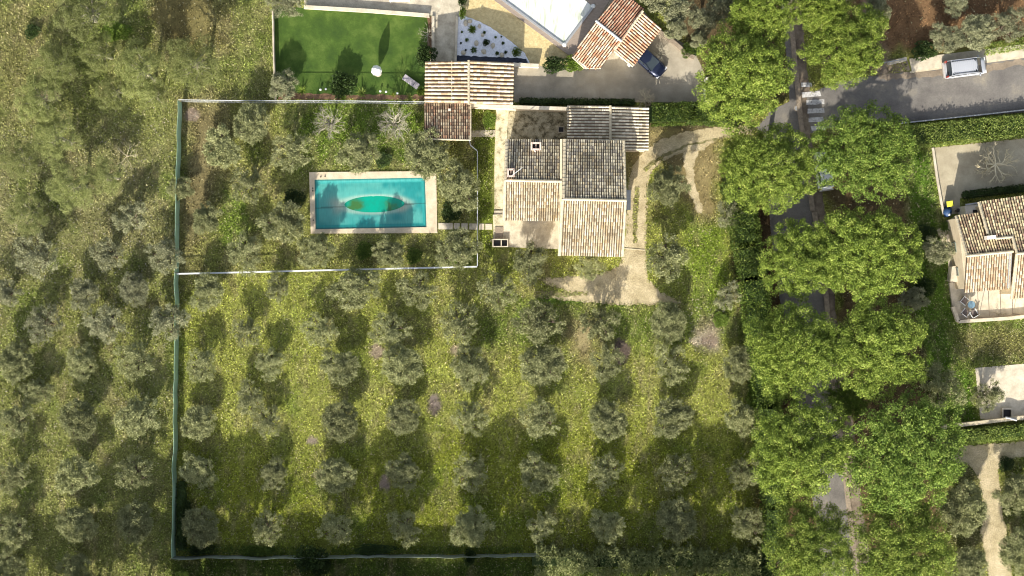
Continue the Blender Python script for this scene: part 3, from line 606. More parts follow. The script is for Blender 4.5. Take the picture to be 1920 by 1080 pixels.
# bare trees
def bare(px, py, r, label, mat='pale_bark', seed=1, nb=9, depth=4, up=.5, R=2.4, H=3.6, fork=3, r0=.09, hk=.5, cat='bare tree', trunk=.9, rz=None):
    me = twig_mesh(seed, R, H, nb, depth, up, r0, fork, trunk); hc = H*hk; sc = r/S*(CH-hc)/CH/R; loc = W(px, py, hc)
    t = thing('bare_tree', label, cat, (loc.x, loc.y, 0), 0 if rz is None else rz, 'leafless trees', sc); link('branches', me, M[mat], t)
bare(615,228,46,'left of two bare grey trees above the pool',seed=2,nb=12,depth=4,r0=.075,H=6,up=.95,trunk=1.6,hk=.55,fork=3)
bare(738,228,48,'right of two bare grey trees above the pool',seed=3,nb=13,depth=4,r0=.075,H=6,up=.95,trunk=1.6,hk=.55,fork=3)
bare(232,290,34,'fallen-looking dead white tree in the northwest field','cream_bark',4,5,4,.35,r0=.06)
bare(800,62,28,'reddish bare shrub beside the path at the lawn end','pale_bark',5,8,3,.6,r0=.05,cat='bare shrub')
bare(1243,96,26,'bare twiggy tree over the dark blue car','pale_bark',6,12,4,.6,r0=.05)
bare(1212,182,26,'bare twiggy shrub at the left end of the clipped hedge','cream_bark',7,10,4,.6,r0=.045,cat='bare shrub')
bare(1868,308,46,'pollarded cream tree spreading over the grey court','cream_bark',9,8,4,.16,fork=3,r0=.13,H=2.6)
bare(360,215,15,'tiny bare sapling inside the top corner of the west fence',seed=11,nb=7,depth=3,r0=.05)
bare(1880,590,22,'leafless vine on the terrace edge of the east house',seed=12,nb=7,depth=3,up=.3,r0=.06,cat='vine')
# bushes
def bush(px, py, r, label, mat='bush', H=1.2, cat='bush', sx=1, sy=1, rz=0, seed=None, group='bushes', dens=1):
    v = rs.randrange(4) if seed is None else seed; me = proto(('bush', v), lambda: bush_mesh(100+v)); hc = H*.5; k = (CH-hc)/CH; s = r/S*k
    loc = W(px, py, hc); t = thing('bush', label, cat, (loc.x, loc.y, 0), rz, group, (s*sx, s*sy, H/1.2)); link('foliage', me, M[mat], t); return t
for x, y, r, lab, m, H, sx, sy in [(1432,1065,34,'dark shrub mass in the bottom corner under the pines','dark',2,1,1),(1405,1050,24,'shrub at the right end of the shaggy bottom hedge','hedge',1.8,1,1),(1465,930,26,'dark shrub under the pines beside the hedge end','dark',2,1,1.3),(550,375,22,'dark green bush between two olives left of the pool','dark',1.2,1,1),(845,398,21,'dark-leaved green bush right of the lower pool corner','bush',1.1,1,1),(683,470,19,'bright green bush below the pool, right of the corner olive','bush',.9,1,1),
 (776,480,17,'low bright bush inside the white fence below the pool','bush',.7,1,1),(718,300,17,'low green bush between two olives above the pool','bush',.6,1,1),(642,160,27,'leafy shrub in the planted border of the bright lawn','lime',2.0,1,1),(798,105,22,'rounded shrub at the corner of the tiled outbuilding','bush',1.8,1,1),
 (1040,122,26,'left of two green shrubs between gravel and villa roof','hedge2',1.3,1.1,.7),(1075,120,22,'right of two green shrubs touching the terracotta roof','bush',1.3,1,.8),(1733,95,28,'glossy dark shrub at the brown earth corner left of the van','bush',1.4,1.1,.75),
 (1290,95,16,'small shrub on the low wall above the gravel yard','bush',.9,1,1),(1306,92,14,'outer small shrub on the wall end by the pines','bush',.9,1,1),(1730,540,24,'blue-grey shrub on the lawn edge by the right pine row','olive2',2,1,1),(1733,440,22,'dry brownish shrub on the lawn left of the east house','olive2',1,1,1),
 (1812,590,3,'tiny potted plant at the terrace corner','bush',.5,1,1),(580,1047,34,'large shrub pushing over the bottom fence','olive',2.2,1,.8),(600,1062,20,'light green shrub outside the bottom fence','lime',1.2,1,1),(880,1045,16,'yellow-green shrub on the bottom fence right of centre','lime',1.4,.8,1.2),
 (1885,870,16,'bright green clump at the fork of the sandy drive','bush',.8,1,1),(1350,600,16,'low clump beside the tall hedge right of the orchard','bush',.5,1,1),(916,225,14,'wild plants in the bed left of the house path','olive2',.5,1,1.3),(1440,690,24,'loose green bush inside the tall hedge line','hedge2',2,1,1),
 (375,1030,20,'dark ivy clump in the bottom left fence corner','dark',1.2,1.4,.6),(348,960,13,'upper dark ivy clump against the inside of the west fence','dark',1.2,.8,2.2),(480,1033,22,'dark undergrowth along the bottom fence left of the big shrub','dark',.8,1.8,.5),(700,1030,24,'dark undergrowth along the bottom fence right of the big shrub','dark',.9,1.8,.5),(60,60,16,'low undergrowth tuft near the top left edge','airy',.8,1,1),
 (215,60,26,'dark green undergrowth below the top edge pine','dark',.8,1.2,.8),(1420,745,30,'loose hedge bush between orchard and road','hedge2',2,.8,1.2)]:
    bush(x, y, r, lab, m, H, sx=sx, sy=sy)
t = bush(789,172,9,'egg-shaped clipped topiary beside the sun lounger','lime',1.2,'topiary')
t = bush(867,25,7,'clipped oval topiary at the top of the pebble bed','lime',1.3,'topiary',sy=2.0)
t = bush(866,3,9,'leafy topiary cut by the top edge by the gravel','bush',1.3,'topiary')
t = bush(968,98,10,'round yellow-green shrub at the pebble bed tip','lime',1.0)
t = bush(911,80,7.5,'blue-green ball plant in the middle of the pebble bed','blue',.5,'plant')
for x, y, r, lab, m in [(875,75,4,'small dark rosette plant on the left of the white pebbles','dark'),(908,61,3.4,'small blue-grey plant above the blue ball plant','blue'),(866,60,2.6,'tiny green plant near the left pebble edge','bush'),(929,70,2.8,'tiny grey plant on the right of the white pebbles','blue'),
 (943,81,3.5,'small green plant near the right pebble edge','bush'),(932,100,4.2,'small dark blue plant at the lower pebble edge','blue'),(948,98,3.6,'small dark green plant left of the yellow-green shrub','dark'),(864,81,2.3,'tiny black plant at the left pebble edge','dark'),(873,94,2.4,'tiny plant left of the spiky yucca','blue'),(940,69,2,'tiny black plant at the curved pebble edge','dark')]:
    bush(x, y, r, lab, m, .35, 'plant', group='small plants in the pebble bed')
def rosette(px, py, r, label, mat='bush', seed=1, n=34, w=.09, up=(.15,1.3), cat='spiky plant', z=.0):
    me = rosette_mesh(seed, .7, n, w, up); loc = W(px, py, .3); t = thing('yucca', label, cat, (loc.x, loc.y, z), rs.uniform(0,6), 'spiky rosette plants', r/S/.7); link('leaves', me, M[mat], t)
rosette(885,55,10,'large green agave in the upper part of the pebble bed','bush',1,46,.10)
rosette(888,93,8.5,'dark spiky yucca in the lower part of the pebble bed','dark',2,16,.16,(.1,.6))
rosette(566,170,12,'first spiky yucca from the left in the lawn border','bush',3,30,.07)
rosette(642,183,11,'spiky yucca under the leafy shrub in the lawn border','bush',4,26,.07)
rosette(678,174,13,'spiky yucca in the middle of the lawn border','hedge2',5,34,.07)
rosette(768,182,10,'spiky yucca at the right end of the lawn border','hedge2',6,26,.06)
rosette(737,178,7,'small tufted plant between two border yuccas','lime',7,26,.05)
rosette(1771,424,14,'dark palm-like plant by the corner of the east house','hedge',8,26,.14,(.05,.9),'palm plant')
# hedges: every leaf on the outside of a clipped or shaggy body
def hedge(pts, w, H, label, mat='hedge', dens=170, L=.17, wd=.12, rough=.12, seed=1, name='hedge', shag=0):
    rng = np.random.RandomState(seed); pts = [W(x, y, H*.8) for x, y in pts]; t = thing(name, label, 'hedge', (pts[0].x, pts[0].y, 0), group='hedges'); o = np.array([pts[0].x, pts[0].y, 0]); A = NP(); core = MB()
    for a, b in zip(pts[:-1], pts[1:]):
        a = np.array([a.x, a.y]); b = np.array([b.x, b.y]); Ls = np.linalg.norm(b-a); u = (b-a)/Ls; v = np.array([-u[1], u[0]]); n = int(dens*Ls*(w+1.2*H)); 
        s = rng.uniform(0, Ls, n); q = rng.uniform(-.5*w-H*.6, .5*w+H*.6, n); top = np.abs(q) < w/2
        y = np.where(top, q, np.sign(q)*w/2); z = np.where(top, H, H-(np.abs(q)-w/2)/.6)
        big = (fbm((a[0]+u[0]*s+seed*9)*17, (a[1]+u[1]*s+y*.7)*17, 15)-.5)*2
        z = z+np.where(top, big*rough*3+rng.normal(size=n)*rough*.6, 0); y = y*(1+big*rough*.8)+rng.normal(size=n)*rough*.5+shag*(fbm(s*30, s*0+seed, 20)-.5)*np.sign(y)
        P = np.stack([a[0]+u[0]*s+v[0]*y, a[1]+u[1]*s+v[1]*y, np.maximum(z, .05)], 1); D = rng.normal(size=(n,3))*.6; D[top,2] += .45; D[~top,:2] += v[None]*np.sign(y[~top])[:,None]*.6
        V, F = leaf_quads(P-o, D, rng.uniform(.7,1.3,n)*L, rng.uniform(.7,1.3,n)*wd, rng); A.add(V, F)
        c = (a+b)/2-o[:2]; core.box((c[0], c[1], H*(.42 if shag < 2 else .3)), (Ls+w*.3, w*(.72 if shag < 2 else .45), H*(.84 if shag < 2 else .6)), math.atan2(u[1], u[0]))
    link('foliage', A.mesh('foliage'), M[mat], t)
    if H > .65: core.build('inner_branches', M['dark'], t)
hedge([(1222,214),(1300,212),(1388,216)], 2.1, 1.7, 'dark clipped hedge between the gravel yard and the drive','hedge',seed=1)
hedge([(1705,257),(1850,242),(1980,230)], 2.2, .95, 'long clipped hedge on the south side of the side road','hedge2',seed=2)
hedge([(1378,335),(1392,390),(1402,460),(1412,520)], 2.7, 2.6, 'upper stretch of tall dark hedge between orchard and road','hedge',seed=3,rough=.2,dens=120,L=.2)
hedge([(1413,524),(1428,640),(1438,760),(1446,850)], 2.7, 2.6, 'lower stretch of tall dark hedge between orchard and road','hedge',seed=4,rough=.25,dens=110,L=.2,shag=.6)
hedge([(1448,860),(1452,950),(1450,1030)], 2.2, 2.2, 'dark hedge end near the bottom corner under the pines','hedge',seed=14,rough=.25,dens=90,L=.2,shag=.6)
hedge([(1004,1054),(1120,1056),(1260,1054),(1425,1058)], 2.2, 2.3, 'shaggy leafy hedge along the bottom edge of the orchard','shaggy',seed=5,rough=.30,dens=150,L=.27,wd=.10,shag=2.4)
hedge([(1808,366),(1870,358),(1985,346)], .55, .9, 'low thin dark hedge on the north side of the east house','dark',seed=6)
hedge([(1778,824),(1850,815),(1985,803)], 1.3, 1.3, 'clipped hedge between the patio wall and the sandy drive','hedge2',seed=7)
hedge([(1700,182),(1702,182.5)], .1, .1, 'x','dark',seed=8) if False else None
hedge([(975,190),(1060,191),(1190,192)], .5, .7, 'dark ivy strip along the foot of the yard wall','dark',seed=9)
hedge([(1845,93),(1985,70)], 1.0, .5, 'low green verge planting above the pavement','hedge2',seed=10)
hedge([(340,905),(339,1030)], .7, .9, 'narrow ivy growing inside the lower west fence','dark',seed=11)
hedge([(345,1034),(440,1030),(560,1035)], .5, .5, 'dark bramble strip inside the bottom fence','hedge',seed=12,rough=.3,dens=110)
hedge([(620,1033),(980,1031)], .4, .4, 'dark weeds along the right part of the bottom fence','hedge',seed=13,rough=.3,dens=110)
# tall trees that stand just outside the bottom edge and shade the orchard's lower rows
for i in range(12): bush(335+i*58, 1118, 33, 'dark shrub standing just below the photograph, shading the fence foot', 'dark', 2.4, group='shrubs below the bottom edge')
rowa = [(380,60,9.2),(480,52,8.8),(655,38,9),(765,62,8.8),(950,52,9.8),(1012,42,10),(1150,32,9),(1255,48,9),(1350,50,9.2),(250,50,8)]
rowb = [(385,48),(470,48),(560,46),(645,48),(735,50),(915,42),(990,46),(1150,44),(1235,46),(1320,48),(1395,40),(300,44),(210,44),(110,44),(20,44)]
for sx, r, H in rowa:
    H += 2.0
    gx = sx-H*.9*31.5*.212; pine(960+(gx-960)/(1-H*.9/CH), 1186, r*1.08, 'tall pine standing below the photograph, shading the orchard', H, group='pines below the bottom edge')
for sx, r in rowb:
    H = 5.2; gx = sx-H*.9*31.5*.212; pine(960+(gx-960)/(1-H*.9/CH), 1152, r*1.1, 'low pine standing below the photograph, shading the fence', H, group='low pines below the bottom edge')
# ---------------------------------------------------------------- tiled roofs
PAL = {'cream': [(.52,.45,.32),(.58,.51,.37),(.50,.41,.27),(.55,.49,.37),(.44,.34,.20),(.60,.54,.41),(.36,.29,.19),(.51,.44,.30)],
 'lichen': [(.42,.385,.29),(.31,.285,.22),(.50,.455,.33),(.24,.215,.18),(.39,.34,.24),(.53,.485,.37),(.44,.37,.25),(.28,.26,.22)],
 'brown': [(.30,.22,.15),(.20,.14,.10),(.38,.30,.20),(.15,.11,.08),(.42,.36,.26),(.33,.20,.13)],
 'terra': [(.52,.28,.17),(.58,.43,.31),(.46,.21,.12),(.62,.52,.40),(.55,.35,.23),(.60,.48,.35),(.50,.31,.20)],
 'terra_shaded': [(.46,.25,.16),(.56,.36,.25),(.40,.20,.13),(.58,.45,.33),(.50,.29,.19)],  # terra darkened: shade of the slope facing away from the sun put into the colour
 'sandy': [(.54,.43,.29),(.60,.50,.36),(.48,.35,.22),(.62,.55,.43),(.42,.30,.19),(.57,.47,.33)],
 'olive_grey': [(.58,.52,.39),(.66,.59,.45),(.50,.44,.32),(.44,.39,.28),(.70,.63,.49)],
 'east': [(.60,.52,.32),(.66,.56,.36),(.34,.24,.16),(.24,.17,.12),(.46,.38,.24),(.56,.46,.28),(.28,.22,.15)]}
def roof(parent, A, B, Cc, D, pal, seed=1, pitch=.24, course=.36, clip=None, label=None, ridge=True, stain=None, verge=(1,1), eave_cut=False):
    """barrel tiles; A-B ridge, D-C eave (world points); one mesh"""
    rng = np.random.RandomState(seed); A, B, Cc, D = [np.array(tuple(p), float) for p in (A, B, Cc, D)]
    wu = (np.linalg.norm(B-A)+np.linalg.norm(Cc-D))/2; lv = (np.linalg.norm(D-A)+np.linalg.norm(Cc-B))/2; nu = int(round(wu/pitch)); nv = int(round(lv/course))
    nrm = np.cross(D-A, B-A); nrm /= np.linalg.norm(nrm); nrm = nrm*np.sign(nrm[2]); pl = np.array(PAL[pal]); T = NP(); ns = 5
    def bl(u, v): return (A*(1-u)+B*u)*(1-v)+(D*(1-u)+Cc*u)*v
    def inside(p):
        if clip is None: return True
        k = CH/(CH-p[2])*S; return sdf([[960+p[0]*k, 540-p[1]*k]], clip)[0] < .5
    for i in range(nu):
        jit = rng.normal()*.06
        for j in range(nv):
            u = (i+.5)/nu; v0 = j/nv; v1 = (j+1.12)/nv; p = bl(u, (j+.5)/nv)
            if not inside(p): continue
            c = pl[rng.randint(len(pl))]*rng.uniform(.8,1.15)
            if stain is not None:
                q = vnoise(np.array([i*1.0+seed*7]), np.array([j*1.4+3]), 5.)[0]; c = c*(1-stain*sstep(q, .5, .85))
            V = []; lift0 = .015+rng.normal()*.004; lift1 = .05+rng.normal()*.006; tw = rng.normal()*.05
            for v, lf, rr in ((v0, lift0, .31), (min(v1, 1.0+.08/nv), lift1, .37)):
                for s in range(ns+1):
                    th = math.pi*s/ns; V.append(bl(u+(-math.cos(th)*rr+jit*.3+tw*(v-v0)*nv*.5)/nu, v)+nrm*(math.sin(th)*pitch*.42+lf))
            F = [(s, s+1, ns+2+s, ns+1+s) for s in range(ns)]; V.append(V[ns+1]-nrm*.02); 
            T.add(V, F, c)
    me = T.mesh('roof', False); o = link('roof', me, M['tile'], parent)
    if label: o['label'] = label
    b = MB(); th = nrm*.09
    # boards and channel tiles below, cut to the same outline
    n = 24; m_ = 24
    if clip is None: q = [A, B, Cc, D]; b.add([p-th for p in q]+[p-th*.02 for p in q], [(0,1,2,3),(7,6,5,4),(0,4,5,1),(1,5,6,2),(2,6,7,3),(3,7,4,0)])
    else:
        for i in range(n):
            for j in range(m_):
                if inside(bl((i+.5)/n, (j+.5)/m_)):
                    q = [bl(i/n, j/m_), bl((i+1)/n, j/m_), bl((i+1)/n, (j+1)/m_), bl(i/n, (j+1)/m_)]; b.add([p-th for p in q]+[p-th*.02 for p in q], [(0,1,2,3),(7,6,5,4),(0,4,5,1),(1,5,6,2),(2,6,7,3),(3,7,4,0)])
    b.build('roof_base', M['under' if pitch < .29 else 'under2'], o)
    return o
def caps(parent, A, B, name='ridge_cap', r=.15, mat='mortar', seg=.4):
    A = Vector(A); B = Vector(B); L = (B-A).length; n = max(2, int(L/seg)); b = MB(); rr = random.Random(int(L*100))
    for i in range(n): b.tube([A.lerp(B, i/n)+Vector((0,0,.02)), A.lerp(B, (i+1.08)/n)+Vector((0,0,.035))], [r*rr.uniform(.85,1), r*rr.uniform(1,1.12)], 8)
    return b.build(name, M[mat], parent)
def walls(parent, pts, z1, mat='render', inset=.25, z0=0, label=None):
    """pts in world xy"""
    c = Vector((sum(p[0] for p in pts)/len(pts), sum(p[1] for p in pts)/len(pts))); q = []
    for p in pts: v = Vector(p[:2])-c; q.append(c+v*(1-inset*1.3/v.length))
    o = MB().prism([tuple(v) for v in q], z0, z1).build('wall', M[mat], parent); return q
def opening(parent, name, a, b, t, z, w, h, mat='glassm', frame='wood_trim'):
    """door or window standing 2 cm proud of wall a-b at fraction t"""
    a = Vector((a[0], a[1], 0)); b = Vector((b[0], b[1], 0)); d = (b-a).normalized(); n = Vector((d.y, -d.x, 0)); c = a.lerp(b, t)+Vector((0,0,z+h/2))
    f = MB()
    for s in (-1, 1): f.bar(c+d*s*w/2-Vector((0,0,h/2)), c+d*s*w/2+Vector((0,0,h/2)), .09, .12)
    f.bar(c-d*w/2+Vector((0,0,h/2)), c+d*w/2+Vector((0,0,h/2)), .12, .09); f.bar(c-d*w/2-Vector((0,0,h/2)), c+d*w/2-Vector((0,0,h/2)), .12, .09)
    o = f.build(name, M[frame], parent); MB().box(c, (w, .05, h), math.atan2(d.y, d.x)).build('pane' if name == 'window' else 'leaf', M[mat], o)
    return o
M['glassm'] = plain('window_glass', (.03,.04,.05), .12, 0, .1); M['wood_trim'] = plain('shutter_wood', (.20,.25,.22), .7); M['door_wood'] = plain('door_wood', (.16,.09,.05), .7)
mid = lambda a, b: (Vector(a)+Vector(b))/2
# main farmhouse
hs = wthing('farmhouse', 'low farmhouse of two staggered tiled blocks between the pool garden and the gravel drive', 'house', W(1060, 370))
E_, R1h, E2, R2h = 3.7, 4.8, 4.9, 6.5
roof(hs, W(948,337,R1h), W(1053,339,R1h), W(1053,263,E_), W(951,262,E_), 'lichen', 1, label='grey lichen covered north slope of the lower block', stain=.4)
roof(hs, W(946,338,R1h), W(1052,340,R1h), W(1049,414,E_), W(946,413,E_), 'cream', 2, label='sunny cream tiled south slope of the lower block', stain=.25)
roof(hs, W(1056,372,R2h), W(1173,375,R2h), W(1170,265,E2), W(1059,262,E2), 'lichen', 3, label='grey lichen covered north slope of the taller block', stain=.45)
roof(hs, W(1054,374,R2h), W(1174,376,R2h), W(1168,481,E2), W(1049,478,E2), 'cream', 4, label='sunny cream tiled south slope of the taller block', stain=.25)
caps(hs, W(947,338,R1h+.06), W(1053,340,R1h+.06)); caps(hs, W(1055,373,R2h+.06), W(1174,376,R2h+.06))
for a, b in ((W(1055,373,R2h+.03), W(1049,479,E2+.03)), (W(1057,372,R2h+.03), W(1059,262,E2+.03)), (W(947,338,R1h+.03), W(945,413,E_+.03)), (W(948,337,R1h+.03), W(950,262,E_+.03)), (W(1173,375,R2h+.03), W(1170,265,E2+.03)), (W(1173,376,R2h+.03), W(1168,480,E2+.03))):
    caps(hs, a, b, 'verge', .12 if a.x > W(1100,0).x else .17)
q1 = walls(hs, [W(946,413,E_), W(1056,414,E_), W(1056,262,E_), W(950,262,E_)], E_-.08)
q2 = walls(hs, [W(1052,478,E2), W(1168,480,E2), W(1170,266,E2), W(1060,264,E2)], E2-.08)
g = MB()
for q, e, r in ((q1, E_, R1h), (q2, E2, R2h)):
    for (a, b) in ((q[0], q[3]), (q[1], q[2])):
        m_ = (a+b)/2; dx = .12 if (a, b) == (q[0], q[3]) else -.12
        g.add([(a.x, a.y, e-.08), (b.x, b.y, e-.08), (m_.x, m_.y, r-.12), (a.x+dx, a.y, e-.08), (b.x+dx, b.y, e-.08), (m_.x+dx, m_.y, r-.12)], [(0,1,2),(5,4,3),(0,2,5,3),(1,4,5,2)])
g.build('gable', M['render'], hs)
for t_ in (.25, .6): opening(hs, 'window', q2[0], q2[1], t_, 1.0, 1.1, 1.3)
opening(hs, 'door', q1[0], q1[1], .5, .35, 1.2, 2.1, 'door_wood'); opening(hs, 'window', q1[0], q1[1], .2, 1.3, .8, 1.0); opening(hs, 'window', q2[1], q2[2], .3, 1.2, 1, 1.2); opening(hs, 'door', q2[1], q2[2], .62, .1, 1.1, 2.1, 'door_wood'); opening(hs, 'window', q1[3], q1[0], .6, 1.2, 1, 1.2)
def chimney(parent, px, py, z0, z1, w, d, mat='pinkc'):
    c = W(px, py, z1); b = MB()
    for sx, sy, a, e in ((-1,0,.1,d),(1,0,.1,d)): b.box((c.x+sx*(w/2-.05), c.y, (z0+z1)/2), (.1, d, z1-z0))
    for sy in (-1, 1): b.box((c.x, c.y+sy*(d/2-.05), (z0+z1)/2), (w-.2, .1, z1-z0))
    o = b.build('chimney', M[mat], parent); b = MB(); 
    for sx in (-1, 1): b.box((c.x+sx*(w/2-.02), c.y, z1+.04), (.16, d+.14, .08))
    for sy in (-1, 1): b.box((c.x, c.y+sy*(d/2-.02), z1+.041), (w-.12, .16, .078))
    b.build('chimney_cap', M[mat], o); MB().box((c.x, c.y, z0+.4), (w-.22, d-.22, .3)).build('flue', M['black'], o); b = MB().box((c.x, c.y, z1-.1), (.06, d-.2, .05)); b.build('flue_bar', M[mat], o); return o
M['pinkc'] = surf('pink_render', [(.3, (.52,.40,.34)), (.7, (.70,.56,.48))], 2, 14, .9, .2)
n_roof = [c for c in hs.children if c.name.startswith('roof')][0]
chimney(n_roof, 1005, 274, 3.8, 4.9, .95, .7); chimney(n_roof, 958, 324, 4.3, 5.5, .62, .75)
MB().bar(W(1000,279,4.4), W(1004,285,4.1), .12).build('vent_pipe', M['pinkc'], n_roof)
b = MB().tube([W(966,326,4.6), W(966,326,6.0)], .02, 6); p0 = W(961,328,5.9); p1 = W(977,316,5.9); b.tube([p0, p1], .035, 5)
for i in range(5): c = p0.lerp(p1, .1+i*.2); b.bar(c+Vector((.22,.2,0)), c-Vector((.22,.2,0)), .035)
b.build('antenna', M['white_metal'], n_roof)
# verge parapet strip between the two blocks is part of the wall
MB().bar(W(1052,262,4.2), W(1051,414,4.2), .22, 1.4).build('parapet', M['render'], hs)
a = W(1177,354,.0); b = MB(); b.box((W(1178,375,2.4).x, W(1178,375,2.4).y, 2.45), (.5, 2.1, .08)); b.build('door_canopy', M['grey_metal'], hs)
slab('terrace', [(945,412),(1052,412),(1050,467),(925,462),(925,402),(945,402)], 0, .35, 'concrete', hs, top=.35)
MB().box((W(1048,440,.5).x+.1, W(1048,440,.5).y, .5), (.35, 3.0, .25)).build('terrace_edge', M['stone'], hs)
# rear annex with its own roofs running east and west
an = wthing('annex', 'low annex with corrugated looking tile rows behind the farmhouse', 'outbuilding', W(1140, 240))
roof(an, W(1143,198,3.0), W(1143,283,3.0), W(1064,283,2.6), W(1064,197,2.6), 'olive_grey', 5, pitch=.33, clip=[(1064,190),(1146,190),(1146,268),(1064,268)], stain=.3)
roof(an, W(1146,283,3.0), W(1146,199,3.0), W(1216,201,2.55), W(1215,283,2.55), 'olive_grey', 6, pitch=.33, stain=.3)
caps(an, W(1144.5,198,3.08), W(1144.5,268,3.08), r=.14)
qa = walls(an, [W(1064,283,2.5), W(1215,283,2.5), W(1215,200,2.5), W(1064,198,2.5)], 2.5, inset=.2); opening(an, 'window', qa[1], qa[2], .5, 1.0, 1.1, 1.0)
# small shed
sh = wthing('shed', 'square brown tiled shed at the right end of the bare trees', 'shed', W(838, 228))
roof(sh, W(796,260,3.0), W(882,262,3.0), W(882,195,2.4), W(795,195,2.4), 'brown', 7, stain=.3)
caps(sh, W(796,260.5,3.03), W(882,262.5,3.03), r=.09); caps(sh, W(882.5,196,2.43), W(882.5,262,3.03), 'verge', .08)
qa = walls(sh, [W(797,259,2.4), W(881,260,2.4), W(881,196,2.4), W(796,196,2.4)], 2.38, inset=.15); opening(sh, 'door', qa[1], qa[2], .5, .1, .9, 1.9, 'door_wood')
MB().box((W(843,206,2.6).x, W(843,206,2.6).y, 2.62), (.3, .25, .22)).build('roof_vent', M['pinkc'], sh)
# tiled outbuilding of the north villa
ob = wthing('outbuilding', 'long outbuilding with striped cream tiles beside the bright lawn', 'outbuilding', W(880, 155))
roof(ob, W(878,114,3.5), W(878,194,3.5), W(797,193,3.0), W(798,115,3.0), 'sandy', 8, pitch=.41, label='paler west slope')
roof(ob, W(880,195,3.5), W(880,113,3.5), W(963,117,3.0), W(961,197,3.0), 'sandy', 9, pitch=.41)
caps(ob, W(879,113,3.58), W(879,195,3.58), r=.14); caps(ob, W(847,114,3.42), W(847,193,3.42), 'verge', .06)
qa = walls(ob, [W(799,192,3.0), W(960,195,3.0), W(961,118,3.0), W(799,116,3.0)], 2.95, 'white_wall', .15); opening(ob, 'window', qa[2], qa[3], .3, 1.2, 1.0, 1.0); opening(ob, 'door', qa[1], qa[2], .5, .05, 1.6, 2.1)
# terracotta annexe of the villa
vl = wthing('villa_wing', 'angled villa wing with terracotta tiles beside the covered white pool', 'house', W(1150, 80))
roof(vl, W(1165,77,4.2), W(1118,39,4.2), W(1174,-30,3.2), W(1223,8,3.2), 'terra_shaded', 10, clip=[(1118,41),(1165,-16),(1207,17),(1165,76)], stain=.2, pitch=.26)
roof(vl, W(1118,39,4.2), W(1165,77,4.2), W(1118,138,3.1), W(1070,104,3.1), 'terra', 11, clip=[(1118,39),(1165,77),(1127,127),(1096,127),(1073,106)], pitch=.26)
roof(vl, W(1152,95,3.9), W(1204,22,3.9), W(1240,53,3.3), W(1187,124,3.3), 'terra', 12, pitch=.30, label='lower wing slope above the parked car')
caps(vl, W(1117,39,4.28), W(1165,77,4.28), r=.13, mat='white_metal'); caps(vl, W(1152,94,3.97), W(1205,21,3.97), r=.13)
caps(vl, W(1187,125,3.35), W(1152,96,3.9), 'verge', .1); caps(vl, W(1073,107,3.15), W(1095,127.5,3.15), 'verge', .08); caps(vl, W(1096,128,3.12), W(1126,128,3.12), 'verge', .08)
walls(vl, [W(1074,106,3.1), W(1096,126,3.1), W(1126,126,3.1), W(1165,77,3.1), W(1205,18,3.1), W(1165,-16,3.1), W(1118,40,3.1)], 3.05, 'white_wall', .25)
qa = walls(vl, [W(1153,95,3.2), W(1187,123,3.2), W(1238,53,3.2), W(1204,24,3.2)], 3.2, 'white_wall', .3)
opening(vl, 'garage_door', qa[1], qa[2], .5, .05, 2.6, 2.1, 'white'); 
MB().box((W(1181,121,3).x, W(1181,121,3).y, 3.1), (.5, .35, .25), .7).build('gutter_end', M['white_metal'], vl)
# deck, covered pool
dk = wthing('wooden_deck', 'weathered grey wooden deck around the covered white pool', 'deck', W(1080, 60))
for i, poly in enumerate([[(918,-6),(931,-6),(1059,87),(1112,14),(1100,5),(1135,-20),(1150,-10),(1118,40),(1073,106),(1062,100)]]): slab('boards', poly, .0, .22, 'wood', dk)
wp = wthing('swimming_pool', 'large angled swimming pool under a white cover at the top edge', 'swimming pool', W(1040, 20))
slab('pool_cover', [(931,-12),(1058,83),(1111,12),(1060,-30)], .05, .26, 'white_tarp' if 'white_tarp' in M else 'white', wp)
M['white_tarp'] = surf('white_tarp', [(.36, (.42,.46,.36)), (.46, (.56,.59,.56)), (.6, (.64,.65,.64))], .8, 6, .6, .1, .01, .03, stretch=(3,.5,1,R_(-40)))
wp.children[0].data.materials[0] = M['white_tarp']
for n_, a, b in (('cover_rail', (1058,85), (1113,12)), ('cover_rail', (927,-12), (1058,85))): MB().bar(W(*a, .3), W(*b, .3), .22, .2).build(n_, M['grey_metal'], wp)
for x, y in ((1058,84),(1112,12)): MB().lathe([(.22,.2),(.26,.3),(.2,.42),(.05,.46)], W(x, y, .2)*1.0-Vector((0,0,.2)), 12).build('winder', M['white_metal'], wp)
# walls between the plots
def wallthing(pts, h, w, label, mat='white_wall', cat='wall', name='garden_wall', cap='stone', base=0):
    t = wthing(name, label, cat, W(*pts[0])); r = MB(); c = MB(); P = [W(x, y, h) for x, y in pts]
    for a, b in zip(P[:-1], P[1:]):
        r.bar(Vector((a.x, a.y, h/2)), Vector((b.x, b.y, h/2)), w, h); c.bar(Vector((a.x, a.y, h+.035)), Vector((b.x, b.y, h+.035)), w+.08, .07)
    r.build('masonry', M[mat], t); c.build('coping', M[cap], t); return t
wallthing([(884,197),(965,201),(1064,204)], 1.9, .3, 'pale boundary wall between the yard and the mossy terrace', 'render')
wallthing([(963,121),(1010,123)], 1.0, .28, 'short pale wall from the outbuilding corner towards the green shrubs')
wallthing([(570,13),(690,20),(805,29)], .5, .3, 'long pale stone edging above the bright lawn', 'stone')
wallthing([(812,30),(812,114)], .25, .22, 'thin kerb between the lawn and the outbuilding path', 'stone')
wallthing([(857,30),(854,116)], .2, .16, 'thin edging on the left of the pebble bed', 'concrete')
wallthing([(1225,52),(1262,78),(1292,104),(1302,108)], .6, .35, 'low dry stone wall curving round the gravel yard', 'kerb', cap='kerb')
wallthing([(511,20),(513,110),(516,187)], .9, .07, 'thin pale wall on the left of the bright lawn', 'concrete', cap='concrete')
